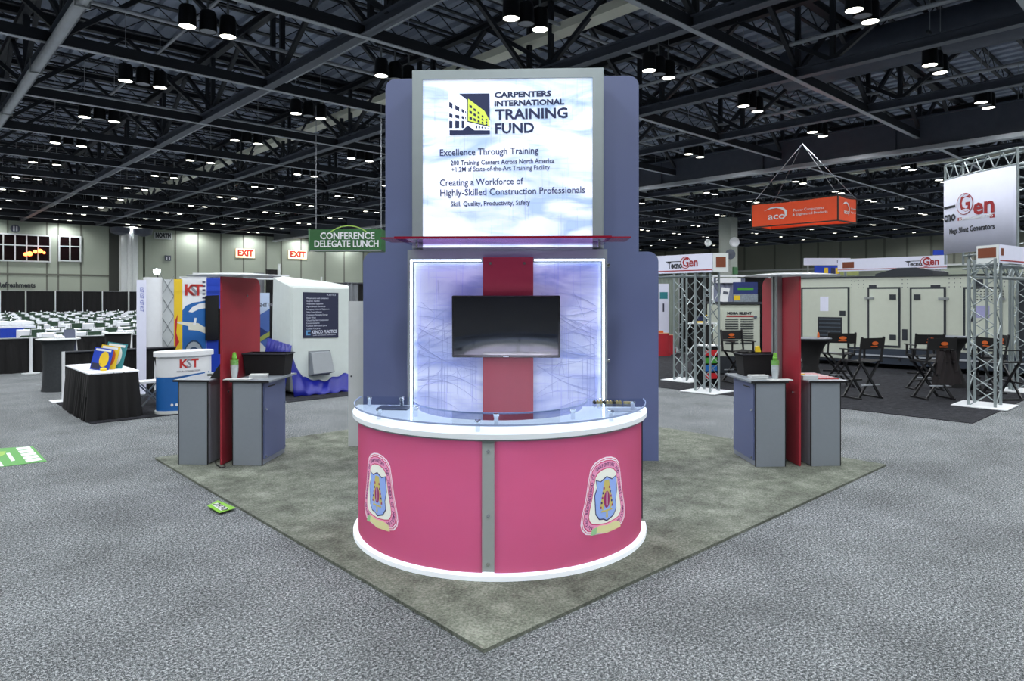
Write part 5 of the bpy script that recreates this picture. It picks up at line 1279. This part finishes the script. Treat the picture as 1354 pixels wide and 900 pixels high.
rv = MB().lathe([(0,0),(.014,0),(.01,.01),(0,.012)],6).build('rivet', dsteel2, gt, rot=(math.pi/2,0,0)); rv.location = (gx(1130),0,2.4)
for px in (1126,1135,1142,1193,1200,1255,1262,1270,1328):
    for z in (2.42,2.32,2.22): inst(rv, gt, (gx(px),0,z))
for px in (1165,1190,1205): MB().cyl((gx(px),-.07,.28),(gx(px),-.02,.28),.03,8).build('skid_plug', black, gt)
# dark radiator end to the right of the cream body
MB().box(0,.9,.1,2.2,.55,2.45).build('radiator_end', gasket, gt)
# smaller cream generator MEGA SILENT
Dm = 17.2
ms = thing('generator_cabinet', 'cream generator cabinet with slatted vents lettered MEGA SILENT', 'generator', (T(977)*Dm, Dm, 0), R(0))
def mx_(px): return (px-977)/FPX*Dm
def mz(py): return z_at(py, Dm)
MB().box(mx_(950),mx_(1005),0,1.0,.46,mz(402)).build('body', cream, ms, bevel=.02); MB().box(mx_(951),mx_(1004),-.03,1.05,.04,.46).build('skid_base', gasket, ms); MB().box(mx_(949),mx_(1006),-.05,1.05,mz(402),mz(400)+.02).build('roof_edge', dsteel, ms)
dd = MB().box(mx_(954),mx_(1000),-.03,0,mz(463),mz(409)).build('door', cream, ms)
for x0_, x1_ in ((958.5,975.5),(978.5,995.5)):
    for j in range(11): 
        MB().box(mx_(x0_),mx_(x1_),-.05,-.03,mz(421+j*3.15)-.02,mz(421+j*3.15)).build('vent_slat', gasket, dd)
MB().box(mx_(960),mx_(996),-.036,-.03,mz(418.8),mz(416.8)).build('red_line', tred, dd); text('MEGA SILENT', .085, tdk, dd, mx_(977), -.036, mz(414), bold=.004, fit=.62)
MB().lathe([(0,0),(.04,0),(.04,.03),(0,.03)],10).build('door_knob', dsteel2, dd, loc=(mx_(998),-.03,mz(419)), rot=(math.pi/2,0,0))
# signs standing on the cabinet
t = thing('leaning_placard', 'white placard leaning on top of the MEGA SILENT cabinet', 'sign', (T(958)*Dm, Dm+.1, mz(400)+.02), R(0)); pk = MB().box(-.1,.1,-.01,.01,0,.36).build('placard', white, t, rot=(0,R(10),0)); MB().box(-.05,.08,-.014,-.01,.2,.27).build('printed_block', dsteel2, pk)
t = thing('display_screen', 'dark blue picture board with yellow badge on the MEGA SILENT cabinet', 'sign', (T(989)*Dm, Dm+.2, mz(400)+.02)); bd_ = MB().box(-.31,.31,-.02,.02,0,.5).build('board', mat('night_blue',(28,44,100),.5,var=.5,vscale=4), t)
MB().box(-.31,.31,-.024,-.02,.0,.2).build('pale_band', mat('crowd_print',(120,130,140),.5,var=.6,vscale=25), bd_); MB().box(-.30,-.14,-.03,-.024,.04,.16).build('yellow_badge', yel, bd_); MB().box(-.2,.2,-.024,-.02,.3,.36).build('green_print', greenp, bd_)
# popup frame booth behind
pf_ = thing('popup_booth', 'grey fabric booth wall with white header behind the MEGA SILENT cabinet', 'display', (T(980)*20, 20, 0), R(0))
def fx(px): return (px-980)/FPX*20
def fz(py): return z_at(py, 20)
MB().drape((fx(942),0),(fx(985),0),.02,fz(368),.04,.16).build('grey_curtain', mat('blue_grey_curtain',(118,124,146),.8), pf_)
MB().box(fx(985),fx(1016),.05,.1,.02,fz(366)).build('dark_wall', tvb, pf_); MB().box(fx(940),fx(1018),-.12,-.04,fz(366),fz(364)).build('top_rail', white, pf_); MB().box(fx(946),fx(978),-.1,-.05,fz(374),fz(368)).build('white_header', white, pf_)
MB().cyl((fx(1016),-.1,0),(fx(1016),-.1,fz(364)),.03,8).build('upright', white, pf_); MB().cyl((fx(941),-.1,0),(fx(941),-.1,fz(364)),.03,8).build('upright', white, pf_)
# orange and blue boards behind the right fin
t = thing('poster_stand', 'dark poster board with blue top and orange panel left of the right red fin', 'poster', (T(1024)*19, 19, 0)); pb = MB().box(-.16,.2,-.02,.02,.3,z_at(372,19)).build('board', navy2, t)
MB().box(-.14,.2,-.03,-.02,z_at(379,19),z_at(372,19)).build('blue_strip', bluer, pb); MB().box(-.12,.2,-.03,-.02,z_at(431,19),z_at(411,19)).build('orange_panel', orange, pb); MB().box(-.08,.12,-.036,-.03,z_at(420,19),z_at(418,19)).build('printed_line', white, pb)
MB().box(-.2,.2,-.15,.15,0,.03).build('base', black, t); MB().beam((0,0,0),(0,0,.5),.05).build('stem', black, t)
# black drape behind left trusses
def simple_drape(px0, px1, D, ztop, m, label, per=.2):
    t = thing('drape', label, 'drape', (T((px0+px1)/2)*D, D, 0)); w = (px1-px0)/2/FPX*D
    MB().drape((-w,0),(w,0),.02,ztop,.04,per).build('drape_panel', m, t)
    for s in (-1,1): MB().cyl((s*w,-.08,0),(s*w,-.08,ztop+.04),.025,8).build('upright', alu, t)
    MB().cyl((-w,-.08,ztop+.02),(w,-.08,ztop+.02),.02,6).build('rail', alu, t)
    return t
simple_drape(897, 944, 24, z_at(367,24), blackcloth, 'black drape behind the left truss legs')
simple_drape(868, 898, 27, z_at(367,27), mat('pale_curtain',(120,130,122),.8), 'pale grey-green curtain right of the tower behind the pull-up banner')
# pull-up banner white
D = 25.; t = thing('banner_stand', 'white pull-up banner with teal band just right of the tower', 'banner', (T(877.5)*D, D, 0)); w = 6.5/FPX*D
sh_ = MB().box(-w,w,-.01,.01,.3,z_at(375,D)).build('banner_sheet', lilac, t); MB().box(-w*.8,w*.8,-.016,-.01,z_at(395,D),z_at(386,D)).build('teal_band', mat('teal_print',(40,120,130),.5), sh_); MB().box(-w*.2,w*.1,-.016,-.01,z_at(412,D),z_at(401,D)).build('printed_column', navy2, sh_); MB().box(-w,w,-.1,.1,.0,.08).build('base', alu, t); MB().beam((0,.05,.05),(0,.05,.6),.03).build('stem', alu, t)
# red draped stools/tables
for i, (px, py, r, h, lab) in enumerate(((872,470,.32,.75,'red-draped round table just right of the tower, left one'), (884,469,.28,.66,'red-draped round table just right of the tower, right one'))):
    q = FL(px,py); t = thing('draped_table', lab, 'table', (q.x, q.y+.3*i, 0)); 
    MB().lathe([(r*1.15,0.01),(r*1.05,h*.5),(r,h-.02),(r,h),(0,h+.001)],20).build('tablecloth', redcloth, t, smooth=True); 
    MB().lathe([(r,h+.002),(r,h+.01),(0,h+.012)],20).build('top', mat('wood_top',(150,110,80),.5), t)
q = FL(871,470); o = MB().box(-.14,.14,-.08,.08,0,.07).build('box', orange2, loc=(q.x,q.y,.765)); tag(o, 'small orange and brown box on the left red-draped table', 'box')
# navy printed table
q = FL(908,455); t = thing('covered_table', 'long table in a navy cloth with green print behind the truss legs', 'table', (q.x, q.y-5.3, 0), R(0))
D = q.y-5.3; w = 35/FPX*D; zt_ = z_at(418,D)
MB().box(-w,w,0,.75,zt_-.03,zt_).build('tabletop', navy2, t); MB().drape((-w,0),(w,0),.0,zt_-.03,.02,.3).build('front_cloth', mat('navy_cloth',(26,40,76),.8), t); MB().drape((-w,0),(-w,.75),.0,zt_-.03,.02,.3).build('side_cloth', mat('navy_cloth',(26,40,76),.8), t); MB().drape((w,0),(w,.75),.0,zt_-.03,.02,.3).build('side_cloth', mat('navy_cloth',(26,40,76),.8), t)
for i, (x, m) in enumerate(((-.35,greenp),(.15,greenp),(-.6,mat('purple_print',(90,50,120),.5)))): MB().slab(ell(x,.62,.16,.09,12),-.05,-.045).build('cloth_print', m, t)
for i, (x, m, lab) in enumerate(((-.5,yel,'yellow and white model crane at the left end of the navy table'), (.02,white,'small white figure in the middle of the navy table'), (.45,yel,'yellow leaflet stack at the right end of the navy table'))):
    s_ = thing('exhibit_model', lab, 'model', (q.x+x, D+.25, zt_)); MB().box(-.14,.14,-.08,.08,0,.04).build('model_base', m, s_); 
    if i == 0: MB().beam((-.05,0,.04),(.03,0,.2),.03).beam((.03,0,.2),(.1,0,.05),.03).build('model_boom', white, s_)
    if i == 1: MB().lathe([(.03,.04),(.04,.1),(0,.14)],8).build('model_body', white, s_)
# small literature rack with white top
q = FL(934, 517); t = thing('literature_rack', 'small two-shelf literature rack with white top inside the truss legs', 'rack', (q.x+.30, q.y+.9, 0), R(15))
MB().box(-.22,.22,-.16,.16,.88,.90).build('top', white, t); MB().box(-.2,.2,-.14,.14,.0,.88).build('rack_body', tvb, t)
for i, m in enumerate((redp,greenp,bluep,redp)): MB().box(-.16,.12,-.16,-.14,.68-.17*i,.8-.17*i).build('leaflet_row', m, t)
t = thing('shelf_table', 'small white-topped stand with papers behind the nearer left truss leg', 'table', (T(929)*16.8, 16.8, 0), R(15)); MB().box(-.28,.28,-.2,.2,1.3,1.33).build('top', white, t); MB().box(-.2,.2,-.15,.15,.0,1.3).build('pedestal', blackcloth, t); MB().box(-.2,.05,-.1,.1,1.33,1.36).build('yellow_papers', yel, t)

# director chairs
def director(label):
    t = thing('director_chair', label, 'chair')
    fr_ = mat('chair_black_wood', (22,22,25), .4)
    leg = MB().beam((-.27,-.21,.0),(.25,-.21,.72),.028,.04).build('leg', fr_, t)
    inst(leg, t, (0,.42,0)); l2 = MB().beam((.27,-.18,.0),(-.25,-.18,.72),.028,.04).build('leg', fr_, t); inst(l2, t, (0,.36,0))
    for s in (-1,1):
        MB().box(s*.27-.018,s*.27+.018,-.24,.24,0,.03).build('floor_rail', fr_, t)
        MB().box(s*.26-.02,s*.26+.02,-.23,.24,.70,.735).build('seat_rail', fr_, t)
        MB().box(s*.27-.015,s*.27+.015,-.2,-.165,.73,.93).build('arm_post', fr_, t)
        MB().box(s*.27-.03,s*.27+.03,-.25,.24,.93,.95).build('armrest', fr_, t)
        MB().beam((s*.27,.2,.73),(s*.27,.27,1.19),.03,.035).build('back_post', fr_, t)
    MB().box(-.25,.25,-.24,-.21,.30,.33).build('footrest', fr_, t); MB().box(-.22,.22,.19,.22,.26,.28).build('rear_stretcher', psteel, t)
    seat = MB().add([(-.25,-.22,.735),(0,-.22,.70),(.25,-.22,.735),(-.25,.22,.735),(0,.22,.70),(.25,.22,.735),(-.25,-.22,.725),(0,-.22,.69),(.25,-.22,.725),(-.25,.22,.725),(0,.22,.69),(.25,.22,.725)],[(0,1,4,3),(1,2,5,4),(6,9,10,7),(7,10,11,8),(0,6,7,1),(1,7,8,2),(3,4,10,9),(4,5,11,10),(0,3,9,6),(2,8,11,5)]).build('seat', blackcloth, t)
    bk = MB().add([(-.29,.245,.96),(0,.275,.96),(.29,.245,.96),(-.29,.275,1.17),(0,.305,1.17),(.29,.275,1.17),(-.29,.255,.96),(0,.285,.96),(.29,.255,.96),(-.29,.285,1.17),(0,.315,1.17),(.29,.285,1.17)],[(0,1,4,3),(1,2,5,4),(6,9,10,7),(7,10,11,8),(0,6,7,1),(1,7,8,2),(3,4,10,9),(4,5,11,10),(0,3,9,6),(2,8,11,5)]).build('backrest', blackcloth, t)
    lo = MB().slab(ell(0,1.07,.075,.035,14),-.003,.003).build('orange_emblem', orange2, bk); lo.location = (-.0,.318,0)
    l2 = MB().box(-.08,.08,-.003,.003,1.0,1.02).build('orange_emblem', orange2, bk); l2.location = (0,.296,0)
    l3 = inst(lo, bk, (0,.262,0)); inst(l2, bk, (0,.258,0))
    return t
chairs = [(1139,13.2,200,'black director chair in front, left of the two at the round table edge'), (1108,14.9,172,'black director chair half behind the one at the left cocktail table'),
          (1233,13.1,186,'black director chair with a dark jacket hung on its side'), (1222,14.4,172,'black director chair just behind the jacket-draped one'),
          (1306,14.0,255,'black director chair seen through the right truss leg'), (1323,13.1,95,'black director chair right of the truss leg at the frame edge'),
          (976,15.6,15,'black director chair in front of the MEGA SILENT cabinet'), (1350,13.9,60,'black director chair cut by the right frame edge')]
d0 = director(chairs[0][3])
for i, (px, D, rz, lab) in enumerate(chairs[:7]):
    o = d0 if i == 0 else dup(d0, (0,0,0), 0, lab)
    KIDS(d0); o.location = (T(px)*D, D, .012); o.rotation_euler = (0,0,R(rz)+R(0))
# jacket
jk = thing('jacket', 'dark brown jacket draped over the arm of a director chair, hem near the floor', 'jacket', (T(1250)*12.95, 12.95, 0), R(10))
m = MB(); vs = []; nx, nz = 14, 10
for side in (0, 1):
    for k in range(nz+1):
        for i in range(nx+1):
            u = i/nx; f = k/nz; wd = .12+.16*f; z = .96-.66*f
            vs.append((-wd+2*wd*u+.08*f-.04, (-.035 if side == 0 else .035)*(1+f*.6)-.015*math.sin(u*18+f*4), z+.02*math.sin(u*9)))
M_ = (nx+1)*(nz+1)
for side in (0,1):
    for k in range(nz):
        for i in range(nx):
            q = side*M_+k*(nx+1)+i; m.f.append((q,q+1,q+nx+2,q+nx+1))
m.v = vs
for i in range(nx): m.f += [(i,i+1,M_+i+1,M_+i),(nz*(nx+1)+i,nz*(nx+1)+i+1,M_+nz*(nx+1)+i+1,M_+nz*(nx+1)+i)]
for k in range(nz): m.f += [(k*(nx+1),(k+1)*(nx+1),M_+(k+1)*(nx+1),M_+k*(nx+1)),(k*(nx+1)+nx,(k+1)*(nx+1)+nx,M_+(k+1)*(nx+1)+nx,M_+k*(nx+1)+nx)]
m.build('jacket_body', jacketm, jk, smooth=True)
MB().cyl((-.12,-.05,.93),(-.22,-.06,.5),.05,10,.04).build('sleeve', jacketm, jk, smooth=True); MB().cyl((.12,-.05,.93),(.2,-.03,.55),.05,10,.04).build('sleeve', jacketm, jk, smooth=True)
# cocktail tables under black stretch covers
for px, D, lab in ((1072,14.3,'round cocktail table in a black stretch cover right of the red fin'), (1257,14.9,'round cocktail table in a black stretch cover among the right-hand chairs')):
    t = thing('cocktail_table', lab, 'table', (T(px)*D, D, .012))
    MB().lathe([(.34,0),(.24,.2),(.15,.5),(.19,.78),(.30,.98),(.40,1.05),(.40,1.075),(0,1.078)],28).build('stretch_cover', blackcloth, t, smooth=True)
    MB().lathe([(.405,1.079),(.405,1.09),(0,1.092)],28).build('table_cap', mat('cap_grey',(88,94,104),.5), t)
o = MB().lathe([(.02,0),(.025,.02),(.02,.09),(.008,.12),(0,.121)],10).build('bottle', orange2, loc=(T(1082)*14.3,14.3,1.105)); tag(o, 'small orange-capped bottle on the left black cocktail table', 'bottle')
# items near the fabric bin seen over kiosk: yellow and white box, grey chair arms
t = thing('white_easel', 'white folded leaflet stand beside the right kiosk fin', 'stand', (T(1026)*13.6,13.6,0)); MB().slab([(-.06,.6),(.08,.6),(.02,1.12),(-.08,1.12)],-.02,.02).build('leaflet_face', white, t); MB().cyl((0,0,0),(0,0,.65),.02,8).build('stem', alu, t); MB().lathe([(0,0),(.16,0),(.16,.02),(0,.02)],14).build('base', alu, t)
t = thing('side_table', 'small low table with grey top between the cabinet and right kiosk', 'table', (T(1008)*15.2,15.2,0.012)); MB().box(-.3,.3,-.2,.2,.66,.7).build('top', mat('cap_grey',(88,94,104),.5), t); leg = MB().box(-.28,-.24,-.18,-.14,0,.66).build('leg', black, t); inst(leg,t,(.52,0,0)); inst(leg,t,(0,.32,0)); inst(leg,t,(.52,.32,0))
o = MB().slab([(-.05,0),(.06,0),(.02,.16),(-.05,.14)],-.05,.05).build('yellow_bottle', yel, loc=(T(1002)*15.2,15.2,.712)); tag(o, 'yellow spray bottle on the small grey table by the cream cabinet', 'bottle')

# orange hanging sign
ac = thing('orange_sign', 'orange four-sided fabric sign with white swoosh emblem hanging at right', 'sign', (13.37, 28, 5.11))
ht = 1.03
def aface(p0, p1, nm):
    v = Vector((p1[0]-p0[0], p1[1]-p0[1], 0)); L = v.length; n = 12; m = MB(); vs = []
    for i in range(n+1):
        t_ = i/n; sag = .06*4*t_*(1-t_); vs += [(L*t_,0,sag),(L*t_,0,ht-sag)]
    m.add(vs, [(2*i,2*i+2,2*i+3,2*i+1) for i in range(n)])
    o = m.build(nm, orange, ac, loc=(p0[0],p0[1],0), rz=math.atan2(v.y,v.x)); md = o.modifiers.new('s','SOLIDIFY'); md.thickness = .02
    MB().beam((0,0,ht),(L,0,ht),.05).build('frame_rail', black, o); MB().beam((0,0,0),(L,0,0),.05).build('frame_rail', black, o); MB().beam((0,0,0),(0,0,ht),.05).build('frame_post', black, o)
    return o, L
W1 = (-2.52, 2.9); W2 = (1.33, 1.15)
f1, L1 = aface(W1, (0,0), 'fabric_face'); f2, L2 = aface((0,0), W2, 'fabric_face'); aface(W2, (W1[0]+W2[0],W1[1]+W2[1]), 'fabric_face'); aface((W1[0]+W2[0],W1[1]+W2[1]), W1, 'fabric_face')
def aco(par, x, s, fit1):
    text('aco', .42*s, white, par, x, -.03, .40, bold=.006, fit=.8*s)
    MB().slab([(x-.6*s,.68),(x-.3*s,.80),(x,.82),(x+.3*s,.76),(x+.48*s,.6),(x+.46*s,.4),(x+.28*s,.24),(x+.38*s,.42),(x+.36*s,.58),(x+.2*s,.7),(x,.76),(x-.3*s,.74)],-.03,-.025).build('swoosh', white, par)
aco(f1, 1.2, 1.0, 1); text('Power Components', .16, white, f1, 2.62, -.03, .58, fit=1.3); text('& Engineered Products', .16, white, f1, 2.68, -.03, .40, fit=1.5)
aco(f2, .75, .62, .3); text('Power Components', .1, white, f2, 1.4, -.03, .58, fit=.5); text('& Engineered', .1, white, f2, 1.4, -.03, .42, fit=.5)
for p_ in (W1, (0,0), W2, (W1[0]+W2[0],W1[1]+W2[1])): MB().cyl((p_[0],p_[1],ht),((W1[0]+W2[0])/2,(W1[1]+W2[1])/2,3.6),.01,4).build('sling_cable', psteel, ac)

# column with round wall lights far right of the tower
D = 58.; cl = thing('hall_column', 'tall grey hall column with round white fans beyond the left truss header', 'column', (T(963)*D, D, 0), GY)
MB().box(-.55,.55,-.55,.55,0,8.7).build('shaft', mat('column_grey',(150,156,150),.7), cl)
MB().box(-.3,.3,-.72,-.55,3.9,4.5).build('green_board', mat('board_green',(60,110,70),.5), cl); MB().box(-.3,.3,-.72,-.55,2.9,3.6).build('green_board', mat('board_green',(60,110,70),.5), cl)
for px, py, r_ in ((971,320,.42),(936,321,.3)):
    t = thing('round_fan', 'round pale speaker dish %s' % ('at the right edge of the grey hall column' if px > 960 else 'left of the grey hall column'), 'speaker', (T(px)*(D-1.2), D-1.2, z_at(py,D-1.2)), 0)
    MB().lathe([(0,-.1),(r_*.6,-.1),(r_,.0),(r_,.06),(r_*.8,.1),(r_*.3,.02),(0,.0)],20).build('dish', white, t, rot=(math.pi/2,0,0), smooth=True)
    MB().beam((0,.1,0),(0,1.0,.1),.08).build('bracket', dsteel2, t)
t = thing('round_fan', 'darker round speaker dish mounted low on the grey hall column', 'speaker', (T(965.5)*(D-1.2), D-1.2, z_at(336,D-1.2))); MB().lathe([(0,-.1),(.35,-.1),(.42,.0),(.42,.06),(0,.1)],18).build('dish', dsteel2, t, rot=(math.pi/2,0,0), smooth=True)
# small distant boards beyond the generator
def farboard(px0, px1, py0, py1, D, m, label, nm='far_board', txt=None, tm=None):
    t = thing(nm, label, 'sign', (T((px0+px1)/2)*D, D, 0)); w = (px1-px0)/2/FPX*D; z0, z1 = z_at(py1,D), z_at(py0,D)
    b_ = MB().box(-w,w,-.04,.04,z0,z1).build('board', m, t)
    for s in (-.8,.8): MB().cyl((s*w,.08,0),(s*w,.08,z1),.04,6).build('post', alu, t)
    if txt: text(txt, (z1-z0)*.5, tm, b_, w*.55, -.05, (z0+z1)/2, bold=.01)
    return b_
farboard(1063,1124,341,350.5,34,lilac,'pale far header lettered Real behind the generator roof', txt='Real', tm=navy)
b_ = farboard(1077,1110,351,363,32,bluer,'blue and yellow far board over the left end of the generator')
for px, m in ((1092,yel),(1101,navy2),(1107,yel)): MB().box((px-1093.5)/FPX*32-.1,(px-1093.5)/FPX*32+.08,-.06,-.04,z_at(362,32),z_at(354,32)).build('printed_block', m, b_)
farboard(1096,1120,351,358,40,mat('sky_far',(120,150,200),.5),'light blue far board beyond the generator roof')
farboard(1108,1135,357,364,36,mat('olive_far',(140,150,90),.5,var=.5,vscale=3),'olive and yellow far banner low over the generator roof')
farboard(1234,1250,331,337,60,bluer,'small royal blue far board beside the big banner')
# far drapes and stalls in the middle distance on the right
for px0, px1, D, zt_, m, lab in ((866,900,46,3.0,greyd,'grey far stall wall right of the tower'),(1070,1130,30,2.6,greyd,'grey stall wall behind the generator, left'),(1130,1250,34,2.6,greyd,'grey stall wall behind the generator, right'),(975,1068,32,2.7,greyd,'long grey stall wall behind the MEGA SILENT booth')):
    simple_drape(px0,px1,D,zt_,m,lab,.4)
